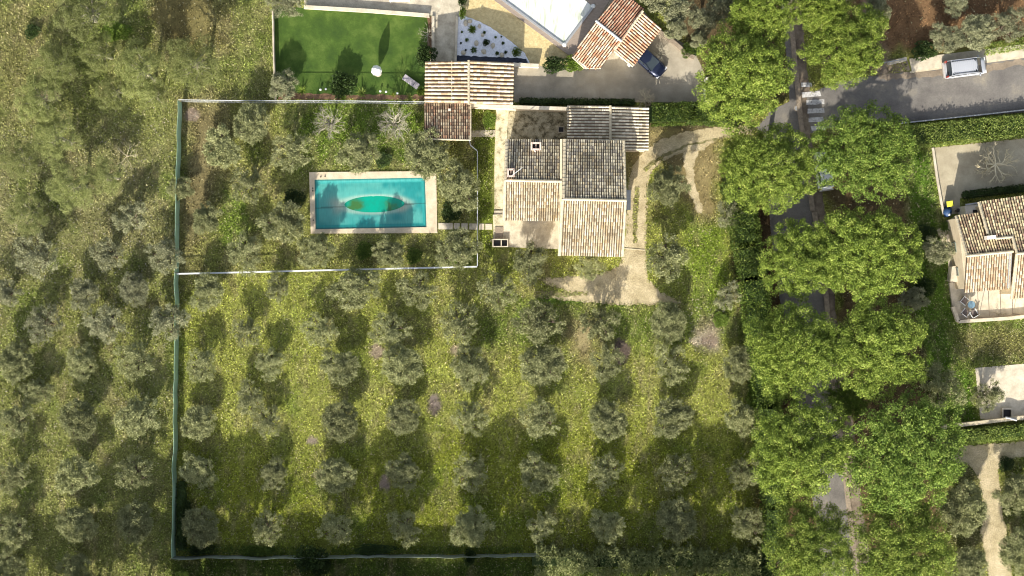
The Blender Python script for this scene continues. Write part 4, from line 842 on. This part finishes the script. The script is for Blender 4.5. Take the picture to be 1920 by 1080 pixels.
wallthing([(1767,801),(1850,791),(1985,775)], .9, .3, 'pale wall between the stone patio and lower hedge', 'render', cap='mortar')
wallthing([(1749,277),(1758,340),(1769,402)], .25, .16, 'thin kerb between the green lawn and the grey court', 'stone')
wallthing([(1668,118),(1700,110)], .9, .3, 'short white wall end by the brown earth path', 'white_wall')
wallthing([(1690,231),(1850,214),(1985,199)], .5, .05, 'thin wire topped fence line along the side road', 'concrete', 'fence', 'road_fence', 'grey_metal')
# mossy terrace behind the house and the path on its west side
tag(slab('mossy_terrace', [(954,206),(1064,208),(1064,262),(951,262)], 0, .10, 'mossy'), kind='structure')
tag(slab('house_path', [(930,206),(954,206),(950,262),(946,300),(945,402),(927,402),(927,300)], 0, .13, 'worn'), kind='structure')
tag(slab('garden_path', [(884,245),(928,244),(928,256),(884,257)], 0, .08, 'concrete'), kind='structure')
d = thing('drain_cover', 'small dark square hatch in the mossy terrace', 'hatch', W(1052,243,.1)+Vector((0,0,0))); MB().box((0,0,.02), (.72,.72,.04)).build('rim', M['concrete'], d); MB().box((0,0,.045), (.5,.5,.02)).build('lid', M['black'], d)
st = wthing('steps', 'stone steps and landing at the left of the house terrace', 'steps', W(934,425))
slab('landing', [(924,403),(944,403),(944,449),(926,449)], 0, .36, 'worn', st); MB().box((W(935,398,.2).x, W(935,398,.2).y, .12), (1.0,.35,.24)).build('step', M['concrete'], st)
MB().box((W(936,437,.3).x, W(936,437,.3).y, .40), (.85,1.3,.08)).build('brick_paving', M['kerb'], st)
bs = thing('planter_box', 'white double planter box with two dark openings at the terrace corner', 'planter', W(938,455)); c = W(938,455.5,.8); b = MB()
for x_ in (-.78, .10, .78): b.box((x_, 0, .4), (.10,.66,.8))
for y_ in (-.38, .38): b.box((0, y_, .402), (1.66,.10,.8))
bs.location = (c.x, c.y, 0); b.build('box', M['stone'], bs); MB().box((0,0,.25), (1.5,.62,.4)).build('soil', M['black'], bs)
gt = wthing('gutter_channel', 'narrow drain channel crossing the gravel drive', 'drain', W(1190,467)); MB().bar(W(1163,465,.04), W(1210,469,.04), .10, .06).build('grating', M['mortar'], gt)
# stepping stones
rr = random.Random(4)
for i, (a, b_) in enumerate([(822,849),(851,862),(865,877),(880,896),(898,908),(910,923)]):
    o = slab('stepping_stone', [(a,418+i*.3),(b_,418+i*.3),(b_,430+i*.1),(a,430+i*.1)], .0, .07, 'stone', bevel=.02); tag(o, f'pale square paving slab, {ORD[i]} of six from the pool towards the house', 'paving slab', 'slabs from the pool to the house')
# pool
pl = wthing('swimming_pool', 'rectangular pool under a turquoise cover in the olive garden', 'swimming pool', W(700,380))
ins = [(590,337),(797,333),(800,426),(592,430)]
cp = MB()
for i in range(4):
    a, b_, c_, d_ = POOL[i], POOL[(i+1)%4], ins[(i+1)%4], ins[i]; cp.prism([tuple(W(*p)[:2]) for p in (a, b_, c_, d_)], 0, .16)
cp.build('coping', M['coping'], pl)
m, t_, p_ = newmat('pool_cover'); v = coords(t_); n1 = noise(t_, .45, 4, .6, v); r1 = ramp(t_, [(.38, (.02,.30,.30)), (.5, (.07,.42,.40)), (.62, (.30,.55,.48))]); t_.links.new(n1.outputs['Fac'], r1.inputs[0])
mp = t_.nodes.new('ShaderNodeMapping'); mp.inputs['Scale'].default_value = (6,.7,1); t_.links.new(v, mp.inputs[0]); n2 = noise(t_, 1.5, 5, .6, mp.outputs[0]); r2 = ramp(t_, [(.3, (.82,.86,.87)), (.7, (1.12,1.1,1.1))]); t_.links.new(n2.outputs['Fac'], r2.inputs[0])
at = t_.nodes.new('ShaderNodeAttribute'); at.attribute_name = 'col'
c1 = mix(t_, 1.0, at.outputs['Color'], r2.outputs[0], 'MULTIPLY'); t_.links.new(c1, p_.inputs['Base Color']); p_.inputs['Roughness'].default_value = .42; bump(t_, n2.outputs['Fac'], .25, .02, p_); M['cover'] = m
nx, ny = 110, 54; V = []; col = []; rngc = np.random.RandomState(2)
for j in range(ny+1):
    for i in range(nx+1):
        u = i/nx; v_ = j/ny; a = W(*ins[0]).lerp(W(*ins[1]), u); b_ = W(*ins[3]).lerp(W(*ins[2]), u); p = a.lerp(b_, v_); e = min(u*12, (1-u)*12, v_*5.4, (1-v_)*5.4)
        ell = ((u-.535)/.265)**2+((v_-.52)/.155)**2; sag = -.16*math.exp(-ell*.8); x, y = p.x, p.y
        z = .10-.10*float(sstep(e, 0, .5))+sag+.012*math.sin(x*9+y)*math.exp(-e)+.02*(float(fbm(np.array([x*20]), np.array([y*20]), 9)[0])-.5)
        V.append((x, y, z)); w1 = float(fbm(np.array([x*17.5]), np.array([y*17.5+99]), 45)[0]); pale = float(np.clip((w1-.42)*3.5, 0, 1)); base = np.array([.012,.23,.23])*(1-pale)+np.array([.07,.33,.30])*pale
        ring = math.exp(-((math.sqrt(ell)-1.15)/.2)**2)*.5; base = base*(1-ring)+np.array([.42,.50,.40])*ring
        for (ux, vy, rr_, k_) in ((.18,.46,.06,.4),(.20,.62,.05,.35),(.78,.60,.05,.4),(.76,.46,.05,.3)):
            q = math.exp(-((u-ux)/rr_)**2-((v_-vy)/.10)**2)*k_; base = base*(1-q)+np.array([.42,.34,.26])*q
        if e < .42: base = np.array([.02,.27,.26]) if e > .12 else np.array([.02,.16,.15])
        if abs(v_-.545+.05*(u-.5)) < .012: base = base*.55
        col.append(base)
F = [(j*(nx+1)+i, j*(nx+1)+i+1, (j+1)*(nx+1)+i+1, (j+1)*(nx+1)+i) for j in range(ny) for i in range(nx)]
me = np_mesh('cover', np.array(V), np.array([f[::-1] for f in F]), np.array(col), True); cv = link('cover', me, M['cover'], pl)
m, t_, p_ = newmat('puddle'); n1 = noise(t_, .5, 3, .5, coords(t_)); r1 = ramp(t_, [(.4, (.0,.30,.21)), (.56, (.005,.25,.17)), (.70, (.04,.14,.04))]); t_.links.new(n1.outputs['Fac'], r1.inputs[0]); t_.links.new(r1.outputs[0], p_.inputs['Base Color']); p_.inputs['Roughness'].default_value = .12; M['puddle'] = m
b = MB(); n = 48; pv = []
for i in range(n):
    a = 2*math.pi*i/n; u = .535+.272*math.copysign(abs(math.cos(a))**1.0, math.cos(a)); v_ = .515+.165*math.sin(a)*(1.0 if math.sin(a) > 0 else 1.0)*(1-.15*math.cos(a)**4)
    p = W(*ins[0]).lerp(W(*ins[1]), u).lerp(W(*ins[3]).lerp(W(*ins[2]), u), v_); pv.append((p.x, p.y))
b.prism(pv, -.3, .012-.07); b.build('puddle', M['puddle'], pl)
for x, y in ((602,332),(610,331),(587,353),(587,358),(588,413)): MB().lathe([(.07,0),(.07,.1),(.02,.14)], W(x, y)+Vector((0,0,.16)), 8).build('anchor', M['black'], pl)
# ---------------------------------------------------------------- fences
def fence(pts, h, label, panel, post='grey_metal', step=2.5, thick=.03, rail=None, name='mesh_fence', wire=False, sag=.0, seed=1):
    rg = random.Random(seed); t = wthing(name, label, 'fence', W(*pts[0])); P = [W(x, y, h) for x, y in pts]; pan = MB(); rl = MB(); cnt = 0
    for a, b in zip(P[:-1], P[1:]):
        a = Vector((a.x, a.y, 0)); b = Vector((b.x, b.y, 0)); L = (b-a).length; n = max(1, round(L/step)); d = (b-a)/n; nn = Vector((-d.y, d.x, 0)).normalized()
        for i in range(n+1):
            p = a+d*i
            if i or a == P[0]: MB().tube([p, p+Vector((0,0,h+.05))], .028, 6).build('post', M[post], t)
            if i < n:
                if not wire:
                    k = 6; o1 = nn*rg.uniform(-sag, sag)
                    for j in range(k):
                        p1 = p+d*(j/k)+nn*math.sin(j/k*math.pi)*o1.length*(1 if o1.dot(nn) > 0 else -1); p2 = p+d*((j+1)/k)+nn*math.sin((j+1)/k*math.pi)*o1.length*(1 if o1.dot(nn) > 0 else -1)
                        s = nn*thick/2; dz = Vector((0,0,h-rg.uniform(0,.05))); z0 = Vector((0,0,.03)); lean = nn*.0
                        pan.add([p1-s+z0, p2-s+z0, p2+s+z0, p1+s+z0, p1-s+dz, p2-s+dz, p2+s+dz, p1+s+dz], [(3,2,1,0),(4,5,6,7),(0,1,5,4),(2,3,7,6),(1,2,6,5),(3,0,4,7)])
                else:
                    k = max(2, int(d.length/.16))
                    for j in range(k): q = p+d*(j/k); pan.bar(q+Vector((0,0,.05)), q+Vector((0,0,h)), .012)
                    for z in (.1,.45,.8): 
                        if z < h: pan.bar(p+Vector((0,0,z)), p+d+Vector((0,0,z)), .012)
        if rail: rl.bar(a+Vector((0,0,h+.01)), b+Vector((0,0,h+.01)), rail, .05)
    pan.build('panel', M[panel], t)
    if rail: rl.build('top_rail', M[post], t)
    return t
fence([(327.5,512),(327,620),(326,760),(323.5,900),(322,1047)], 1.9, 'green windscreen fence on the west side of the orchard, below the junction', 'screen', step=2.4, sag=.10, seed=1)
fence([(333,188),(331,300),(328.5,420),(327.5,511)], 1.9, 'green windscreen fence on the west side of the pool garden', 'screen', step=2.4, sag=.06, seed=2)
fence([(322,1048),(600,1048),(820,1045),(1010,1043)], 1.8, 'pale grey windscreen fence along the bottom of the orchard', 'grey_screen', step=2.6, sag=.14, seed=3)
fence([(334,187),(480,189),(640,189),(797,191)], 1.9, 'thin pale fence between the pool garden and bright lawn', 'white_metal', 'white_metal', 2.6, .035, .06, wire=True)
fence([(331,513.5),(480,510),(700,504.5),(894,500)], 1.1, 'white fence along the bottom of the pool garden', 'white_metal', 'white_metal', 2.6, .03, .17, wire=True)
fence([(895,499),(895,400),(895,283)], 1.1, 'thin white wire fence on the right side of the pool garden', 'white_metal', 'white_metal', 2.2, .03, .075, wire=True)
fence([(894,282),(882,272),(880,262)], 1.1, 'short angled fence from the shed corner to the wire fence', 'white_metal', 'white_metal', 1.2, .03, .08, wire=True)
gr = wthing('yard_gate', 'tall pale blue sliding gate at the right end of the gravel yard', 'gate', W(1327,170)); c = W(1331,170,1.8); b = MB(); a1 = W(1331,149,1.7); b1 = W(1331,192,1.7)
MB().bar(Vector((a1.x, a1.y, .9)), Vector((b1.x, b1.y, .9)), .06, 1.7).build('gate_panel', plain('gate_blue', (.50,.62,.70), .5), gr)
for q in (a1, b1): MB().box((q.x-.25, q.y, .95), (.35,.35,1.9)).build('gate_post', M['white_wall'], gr)
MB().bar((a1.x, a1.y, 1.78), (b1.x, b1.y, 1.78), .10, .08).build('top_rail', M['white_metal'], gr)
MB().bar((a1.x-.38, a1.y, .2), (b1.x-.38, b1.y, .2), .18, .4).build('plinth', M['white_wall'], gr)
gg = wthing('path_gate', 'thin metal gate across the brown earth path', 'gate', W(1650,118)); a1 = W(1652,118,1.2); b1 = W(1698,111,1.2); MB().bar((a1.x,a1.y,1.2),(b1.x,b1.y,1.2),.08,.06).build('top_rail', M['grey_metal'], gg); b = MB()
for i in range(14): q = Vector((a1.x,a1.y,0)).lerp(Vector((b1.x,b1.y,0)), i/13); b.bar(q+Vector((0,0,.1)), q+Vector((0,0,1.2)), .03)
b.build('bars', M['grey_metal'], gg); MB().bar(W(1643,124,.5), W(1652,118,.5), .25, 1).build('end_pier', M['white_wall'], gg)
# ---------------------------------------------------------------- east house
eh = wthing('east_house', 'tiled house with stepped roofs at the right edge of the picture', 'house', W(1880,480))
clipM = [(1792,405),(1837,400),(1850,441),(1866,448),(1898,446),(1901,470),(1814,480)]
roof(eh, W(1814,479,4.9), W(1901,470,4.9), W(1880,394.5,3.8), W(1791,405,3.8), 'east', 20, pitch=.27, clip=clipM, label='mid height north slope with mixed dark tiles')
roof(eh, W(1862,479,5.8), W(1990,463,5.8), W(1968,361,4.5), W(1835,379,4.5), 'east', 21, pitch=.27, clip=[(1835,379),(1990,358),(1990,475),(1908,475),(1898,446),(1866,446),(1853,440)], label='higher north slope with mixed dark tiles')
roof(eh, W(1813,480,4.9), W(1897,471,4.9), W(1893,541,4.0), W(1808,548,4.0), 'sandy', 22, pitch=.26, label='sunny south slope over the terrace')
roof(eh, W(1906,476,5.8), W(1990,466,5.8), W(1985,552,4.6), W(1897,560,4.6), 'sandy', 23, pitch=.26, label='sunny south slope cut by the right edge')
caps(eh, W(1812,480,4.98), W(1899,471,4.98)); caps(eh, W(1906,476,5.88), W(1990,466,5.88)); caps(eh, W(1792,405,3.85), W(1813,480,4.95), 'verge', .15); caps(eh, W(1835,379,4.55), W(1852,438,5.35), 'verge', .15)
caps(eh, W(1866,447,5.45), W(1898,444,5.45), 'verge', .14); caps(eh, W(1898,444,5.45), W(1907,475,5.85), 'verge', .15); caps(eh, W(1906,476,5.85), W(1896,560,4.65), 'verge', .14); MB().bar(W(1895,472,5.0), W(1891,540,4.1), .3, .06).build('zinc_gutter', M['grey_metal'], eh)
ch = MB().box((W(1859,445,5.6).x, W(1859,445,5.6).y, 5.2), (.95,.4,.9), .1).build('chimney', M['white_wall'], eh)
wa = [W(1809,546,3.9), W(1895,538,3.9), W(1900,472,3.9), W(1880,396,3.9), W(1793,406,3.9)]; qa = walls(eh, wa, 3.75, 'render', .2)
qb = walls(eh, [W(1899,556,4.5), W(1986,549,4.5), W(1965,365,4.5), W(1837,382,4.5), W(1868,455,4.5), W(1904,474,4.5)], 4.4, 'render', .2)
opening(eh, 'window', qa[0], qa[1], .3, .1, 1.8, 2.1); opening(eh, 'window', qa[0], qa[1], .7, .1, 1.8, 2.1); opening(eh, 'window', qa[4], qa[0], .4, 1, 1, 1.2); opening(eh, 'window', qa[4], qa[0], .75, 1, .8, 1.0)
lt = slab('lean_to', [(1809,386),(1836,383),(1840,402),(1811,404)], 0, 2.5, 'white_wall', eh, top=2.5); MB().box((W(1828,396,2.5).x, W(1828,396,2.5).y, 2.52), (.45,.3,.08)).build('roof_hatch', M['black'], eh)
MB().bar(W(1810,384,2.6), W(1838,380,2.6), .18, .12).build('parapet', M['grey_metal'], eh)
slab('terrace', [(1780,530),(1990,505),(1990,592),(1795,603),(1786,575)], 0, .4, 'stone', eh, top=.4)
slab('side_path', [(1775,440),(1792,430),(1812,500),(1812,560),(1792,570),(1780,520)], 0, .2, 'stone', eh, top=.2)
slab('side_path', [(1756,432),(1790,405),(1795,440),(1782,500),(1772,470)], 0, .05, 'worn', eh)
pr = MB(); 
for a, b_ in (((1787,575),(1797,603)),((1797,603),(1890,597)),((1890,597),(1990,586))): p = W(*a, .8); q = W(*b_, .8); pr.bar((p.x,p.y,.65), (q.x,q.y,.65), .35, .5)
pr.build('terrace_wall', M['stone'], eh)
cv_ = slab('garden_store', [(1789,452),(1797,450),(1800,468),(1789,470)], .2, 1.6, 'mortar', eh, top=1.6); slab('garden_store', [(1785,500),(1806,495),(1806,530),(1782,527)], .2, 1.4, 'stone', eh, top=1.4)
pg = MB()
for x in (1812,1833,1853,1875,1897,1920,1945): pg.bar(W(x,545-(x-1810)*.1,3.0), W(x+2,597-(x-1810)*.1,2.7), .045)
for i, x in enumerate((1833,1897,1945)): pg.bar(W(x+2,597-(x-1810)*.1,.4), W(x+2,597-(x-1810)*.1,.4)+Vector((0,0,2.3)), .06)
pg.bar(W(1800,600,2.7), W(1990,582,2.7), .05); pg.build('pergola', M['bark'], eh)
# terrace furniture
tb = thing('round_table', 'small round blue table on the corner terrace of the east house', 'table', W(1819,571,.7)*1.0); tb.location.z = .4; MB().lathe([(.38,.68),(.40,.70),(.40,.72),(.37,.735)], n=20).build('table_top', plain('blue_top', (.16,.27,.36), .5), tb); MB().lathe([(.2,0),(.2,.03),(.03,.05),(.03,.68)], n=10).build('pedestal', M['grey_metal'], tb)
def tchair(px, py, rz, label, cat='armchair'):
    t = thing('armchair', label, cat, W(px, py, .6), rz, 'terrace chairs'); t.location.z = .4; fr = MB()
    for sx in (-1, 1):
        fr.bar((sx*.36,-.36,.55),(sx*.36,.34,.55),.08,.05)
        for sy in (-1, 1): MB().bar((sx*.34,sy*.32,0),(sx*.34,sy*.32,.54),.05).build('leg', M['white_metal'], t)
    fr.bar((-.36,.38,.8),(.36,.38,.8),.06,.06); fr.build('frame', M['white_metal'], t)
    MB().box((0,0,.38),(.62,.62,.12)).build('seat', plain('grey_cushion', (.16,.13,.12), .9) if 'cush' not in M else M['cush'], t); MB().box((0,.36,.6),(.62,.1,.4)).build('backrest', M['cush'] if 'cush' in M else MATS['grey_cushion'], t)
M['cush'] = plain('cushion', (.17,.14,.13), .9)
tchair(1809,586,2.5,'left of the two dark armchairs on the terrace corner'); tchair(1824,587,-2.6,'right of the two dark armchairs on the terrace corner'); tchair(1807,564,.9,'pale chair behind the round blue table')
# bins
def bin_(px, py, rz, label, body, lid):
    t = thing('wheelie_bin', label, 'bin', W(px, py, 1), rz, 'bins by the east house'); t.location.z = 0; MB().box((0,0,.5),(.5,.55,.9),taper=1.15).build('body', M[body], t)
    MB().box((0,.02,1.0),(.62,.70,.08),taper=.9).build('lid', M[lid], t)
    for s in (-1, 1): MB().tube([(s*.22,.32,.1),(s*.28,.32,.1)], .1, 10).build('wheel', M['black'], t)
    MB().bar((-.25,.38,.95),(.25,.38,.95),.04).build('handle', M['black'], t)
M['yel'] = plain('yellow_lid', (.62,.60,.06), .6); M['blu'] = plain('blue_plastic', (.02,.06,.16), .6); M['dkp'] = plain('dark_plastic', (.03,.035,.04), .5)
bin_(1781,382,-1.4,'wheelie bin with a bright yellow lid by the court kerb','dkp','yel')
t = thing('tarp_heap', 'blue tarpaulin covered heap at the left corner of the east house', 'tarpaulin', W(1775,397)); 
me = bush_mesh(7, .5, .5, 10) if False else None; rgx = random.Random(3); MB().lathe([(.50,0),(.46,.35),(.34,.6),(.12,.72)], n=11, sy=1.2, jag=.18, rng=rgx).build('tarpaulin', M['blu'], t, True); MB().lathe([(.14,.6),(.12,.75),(.03,.78)], (.1,-.35,0), n=8).build('pale_fold', M['white'], t)
t = thing('scooter', 'dark covered scooter by the lean-to of the east house', 'scooter', W(1803,393), .2); MB().lathe([(.28,.1),(.30,.5),(.2,.8),(.06,.9)], n=12, sx=2.1, jag=.12, rng=rgx).build('cover', M['dkp'], t)
for s in (-1, 1): MB().tube([(s*.55,-.05,.25),(s*.55,.05,.25)], .25, 14).build('wheel', M['black'], t)
MB().bar((.35,-.3,.85),(.35,.3,.85),.04).build('handlebar', M['grey_metal'], t)
# patio features
t = thing('well_opening', 'dark square opening with pale rim on the stone patio', 'opening', W(1888,775,.2)); t.location.z = .05; b = MB()
for a_, s_ in (((-.5,0),(.16,1.16)),((.5,0),(.16,1.16)),((0,-.5),(.84,.16)),((0,.5),(.84,.16))): b.box((a_[0],a_[1],.15),(s_[0],s_[1],.3))
b.build('rim', M['stone'], t); MB().box((0,0,.06),(.84,.84,.04)).build('shaft', M['black'], t)
t = thing('garden_hose', 'grey hose fitting lying on the wall beside the patio opening', 'pipe', W(1897,786,1)); t.location.z = .97; MB().tube([(-.7,.2,.1),(-.2,.1,.15),(.5,-.1,.12)], .12, 8).build('pipe', M['grey_metal'], t)
# lawn things
t = thing('parasol', 'furled white covered parasol standing on the bright lawn', 'parasol', W(705,131,2.2)); t.location.z = 0; MB().lathe([(.42,0),(.42,.08),(.08,.12)], n=12).build('base', M['concrete'], t); MB().tube([(0,0,0),(0,0,3.1)], .035, 8).build('pole', M['white_metal'], t)
MB().lathe([(.16,.65),(.30,.9),(.52,1.5),(.56,1.85),(.40,2.4),(.16,2.9),(.03,3.15)], n=9, jag=.12, rng=rgx).build('canopy', M['white'], t)
t = thing('sun_lounger', 'grey sun lounger standing on the lawn next to the topiary', 'sun lounger', W(771,154), -.62); b = MB()
for s in (-1, 1): b.bar((-.95,s*.3,.28),(.95,s*.3,.28),.05,.06)
b.build('frame', M['white_metal'], t); M['mauve'] = plain('grey_mauve', (.36,.33,.36), .9); MB().box((-.25,0,.35),(1.4,.6,.07)).build('seat', M['mauve'], t); MB().box((.72,0,.42),(.52,.6,.07)).build('backrest', M['mauve'], t); MB().box((.42,0,.40),(.05,.45,.03)).build('strap', M['dkp'], t)
for sx in (-1, 1):
    for sy in (-1, 1): MB().bar((sx*.85,sy*.28,0),(sx*.85,sy*.28,.27),.05).build('leg', M['white_metal'], t)
for i, (x, y) in enumerate([(601,168),(611,167),(713,171),(724,172),(745,175)]):
    t = thing('globe_lamp', f'small white globe lamp in the lawn border, {ORD[i]} from the left', 'garden lamp', W(x, y, .4), 0, 'globe lamps in the border'); t.location.z = 0; MB().lathe([(.03,0),(.03,.3)], n=6).build('stem', M['dkp'], t); MB().lathe([(.03,.28),(.11,.34),(.13,.42),(.10,.50),(.03,.54)], n=10).build('globe', M['white'], t)
sheet('planting_bed', [(530,172),(600,176),(700,178),(797,178),(797,187),(520,187)], .045, 'soil', 1.5, 6)
sheet('planting_bed', [(800,30),(812,31),(811,110),(800,95),(803,60)], .044, 'soil', 1.0, 6)
for i, (x, y, r) in enumerate([(873,43,.34),(881,40,.26),(899,50,.24),(905,66,.22),(893,81,.30),(924,86,.32),(907,97,.28),(869,99,.26),(941,103,.27)]):
    where = ['at the top left','beside the topiary','below the topiary','above the blue ball plant','left of the blue ball plant','right of the blue ball plant','under the blue ball plant','at the lower left','at the lower right'][i]
    o = MB().lathe([(r*.9,0),(r,.08),(r*.8,.22),(r*.35,.30)], n=8, sx=rr.uniform(.7,1.1), jag=.18, rng=rr).build('rock', M['stone'], None, True); c = W(x, y); o.location = (c.x, c.y, .04); tag(o, f'small pale rock {where} of the pebble bed', 'rock', 'rocks in the pebble bed')
t = thing('manhole', 'round manhole cover in the dusty road edge by the kerb', 'manhole cover', W(1494,203)); t.location.z = .03; MB().lathe([(.32,0),(.32,.012)], n=20).build('frame', M['kerb'], t); MB().lathe([(.25,.013),(.25,.02)], n=20).build('lid', M['grey_metal'], t)
sheet('terrace_strip', [(560,-50),(860,-50),(858,-2),(580,-4)], .035, 'stone')
t = thing('patio_table', 'white rack of the terrace furniture cut by the top edge', 'table', W(750,1)); MB().box((0,0,.72),(2.2,.5,.05)).build('table_top', M['white_metal'], t)
for sx in (-1,1):
    for sy in (-1,1): MB().bar((sx*1,sy*.2,0),(sx*1,sy*.2,.7),.05).build('leg', M['white_metal'], t)
# ---------------------------------------------------------------- vehicles
def vehicle(name, label, cat, px, py, rz, paint, kind):
    hh = 1.0; t = thing(name, label, cat, (W(px,py,hh).x, W(px,py,hh).y, .02), rz)
    if kind == 'van': L, Wd, st = 4.5, 1.86, [(-2.2,.62,.80),(-2.12,.90,.88),(-1.9,1.05,.91),(1.1,1.05,.93),(1.6,1.0,.91),(2.0,.88,.86),(2.22,.66,.70)]; cab = [(-2.05,1.02,.86,1.1),(-1.70,1.78,.79,1.78),(1.0,1.80,.78,1.8),(1.66,1.03,.82,1.04)]; rf = (-1.72,.98)
    else: L, Wd, st = 4.1, 1.74, [(-2.0,.60,.74),(-1.9,.84,.83),(-1.5,.92,.86),(.6,.90,.87),(1.3,.84,.84),(1.8,.72,.78),(2.02,.55,.62)]; cab = [(-1.75,.90,.74,.9),(-1.15,1.42,.60,1.42),(.15,1.44,.59,1.44),(1.0,.88,.72,.9)]; rf = (-1.1,.12)
    V = []; F = []
    for x, zt, w in st:
        V += [(x,-w*.92,.22),(x,-w,.42),(x,-w,zt*.72),(x,-w*.93,zt),(x,-w*.5,zt+.03),(x,0,zt+.045),(x,w*.5,zt+.03),(x,w*.93,zt),(x,w,zt*.72),(x,w,.42),(x,w*.92,.22)]
    n = 11
    for i in range(len(st)-1):
        for j in range(n-1): F.append((i*n+j, (i+1)*n+j, (i+1)*n+j+1, i*n+j+1))
        F.append((i*n+n-1, (i+1)*n+n-1, (i+1)*n, i*n))
    F.append(list(range(n))); F.append([(len(st)-1)*n+k for k in range(n)][::-1]); bd = MB().add(V, [tuple(f) for f in F]).build('body', paint, t, True)
    V = []; 
    for x, z, w, z2 in cab: V += [(x,-w,z),(x,-w*.5,z+.02),(x,w*.5,z+.02),(x,w,z)]
    # glass house: belt outline rising to the roof
    bl = [(cab[0][0],cab[0][2]),(cab[-1][0],cab[-1][2])]; zb = st[2][1]-.03; a, b_, c_, d_ = cab
    G = [(a[0],-a[2],zb),(d_[0],-d_[2],zb),(d_[0],d_[2],zb),(a[0],a[2],zb),(b_[0],-b_[2],b_[1]),(c_[0],-c_[2],c_[1]),(c_[0],c_[2],c_[1]),(b_[0],b_[2],b_[1])]
    MB().add(G, [(0,1,5,4),(1,2,6,5),(2,3,7,6),(3,0,4,7),(4,5,6,7)]).build('windows', M['glassm'], t, bevel=.02)
    pil = MB()
    for s in (-1, 1):
        g_ = lambda p: Vector((p[0], s*abs(p[1])*1.0, p[2])); pil.bar(g_(G[0]), g_(G[4]), .07); pil.bar(g_(G[1]), g_(G[5]), .06); m1 = Vector((-.1,s*a[2],zb)); pil.bar(m1, Vector((-.15,s*b_[2],b_[1])), .06); pil.bar(g_(G[4]), g_(G[5]), .07)
    pil.build('pillars', paint, t)
    z = b_[1]+.02; x0, x1 = b_[0]-.06, c_[0]+.02; w = b_[2]+.01; r = MB(); V = []; nx_ = 8
    for i in range(nx_+1):
        x = x0+(x1-x0)*i/nx_; dz = -.05*abs(2*i/nx_-1)**3
        for j in range(9): y = -w+2*w*j/8; V.append((x, y, z+dz+.045*(1-(y/w)**2)))
    r.add(V, [(i*9+j, (i+1)*9+j, (i+1)*9+j+1, i*9+j+1) for i in range(nx_) for j in range(8)]); r.add([(x0,-w,z-.05),(x1,-w,z-.05),(x1,w,z-.05),(x0,w,z-.05)], [(0,3,2,1)]); ro = r.build('roof', paint, t, True)
    if kind == 'van':
        rb = MB()
        for k in range(13): x = x0+.25+k*(x1-x0-.4)/12; rb.box((x,0,z+.045),(.05,1.15,.03))
        rb.build('roof_ribs', paint, ro)
        for s in (-1, 1): MB().tube([(x0+.1,s*.66,z+.06),(x1-.1,s*.66,z+.06)], .03, 6).build('roof_rail', M['dkp'], ro)
    for sx in (-1, 1):
        for sy in (-1, 1):
            wh = MB().tube([(sx*L*.31,sy*(Wd/2-.2),.31),(sx*L*.31,sy*(Wd/2-.0),.31)], .31, 18).build('wheel', M['black'], t); MB().tube([(sx*L*.31,sy*(Wd/2-.01),.31),(sx*L*.31,sy*(Wd/2+.015),.31)], .19, 12).build('rim', M['grey_metal'], wh)
    for s in (-1, 1):
        MB().box((st[-1][0]-.12,s*Wd*.36,st[-2][1]-.17),(.20,.34,.14)).build('headlight', M['headl'], t)
        tl = (.16,.16,.62) if kind == 'van' else (.12,.3,.16); MB().box((st[1][0]-.02,s*(Wd*.5-.13),(1.15 if kind == 'van' else .78)),tl).build('taillight', M['red'], t)
        MB().box((cab[-1][0]-.25,s*(Wd/2+.08),1.02 if kind == 'van' else .92),(.12,.2,.14)).build('mirror', paint, t)
        MB().box((st[-1][0]+.0,0,.38),(.14,Wd*.8,.2)).build('bumper', paint if kind != 'van' else M['silver'], t) if s > 0 else MB().box((st[0][0]-.03,0,.48),(.20,Wd*.86,.24)).build('bumper', M['sandp'], t)
    return t
m, t_, p_ = newmat('silver_paint'); p_.inputs['Base Color'].default_value = (.48,.50,.54,1); p_.inputs['Metallic'].default_value = .25; p_.inputs['Roughness'].default_value = .38; M['silver'] = m
m, t_, p_ = newmat('navy_paint'); p_.inputs['Base Color'].default_value = (.014,.02,.05,1); p_.inputs['Metallic'].default_value = .5; p_.inputs['Roughness'].default_value = .25; p_.inputs['Coat Weight'].default_value = .6; M['navy'] = m
m, t_, p_ = newmat('white_paint'); p_.inputs['Base Color'].default_value = (.75,.76,.77,1); p_.inputs['Roughness'].default_value = .35; M['whitep'] = m
M['red'] = plain('tail_red', (.28,.03,.02), .3); M['headl'] = plain('lamp_glass', (.6,.62,.64), .15); M['sandp'] = plain('bumper_grey', (.42,.40,.37), .5)
vehicle('parked_van', 'silver ribbed-roof van parked half on the pavement of the side road', 'van', 1811, 126, .125, M['silver'], 'van')
vehicle('parked_car', 'dark blue car half under the terracotta roof and a bare tree', 'car', 1216, 113, -.72, M['navy'], 'car')
vehicle('parked_car', 'white car almost hidden under the pines beside the kerb', 'car', 1546, 320, 1.72, M['whitep'], 'car')
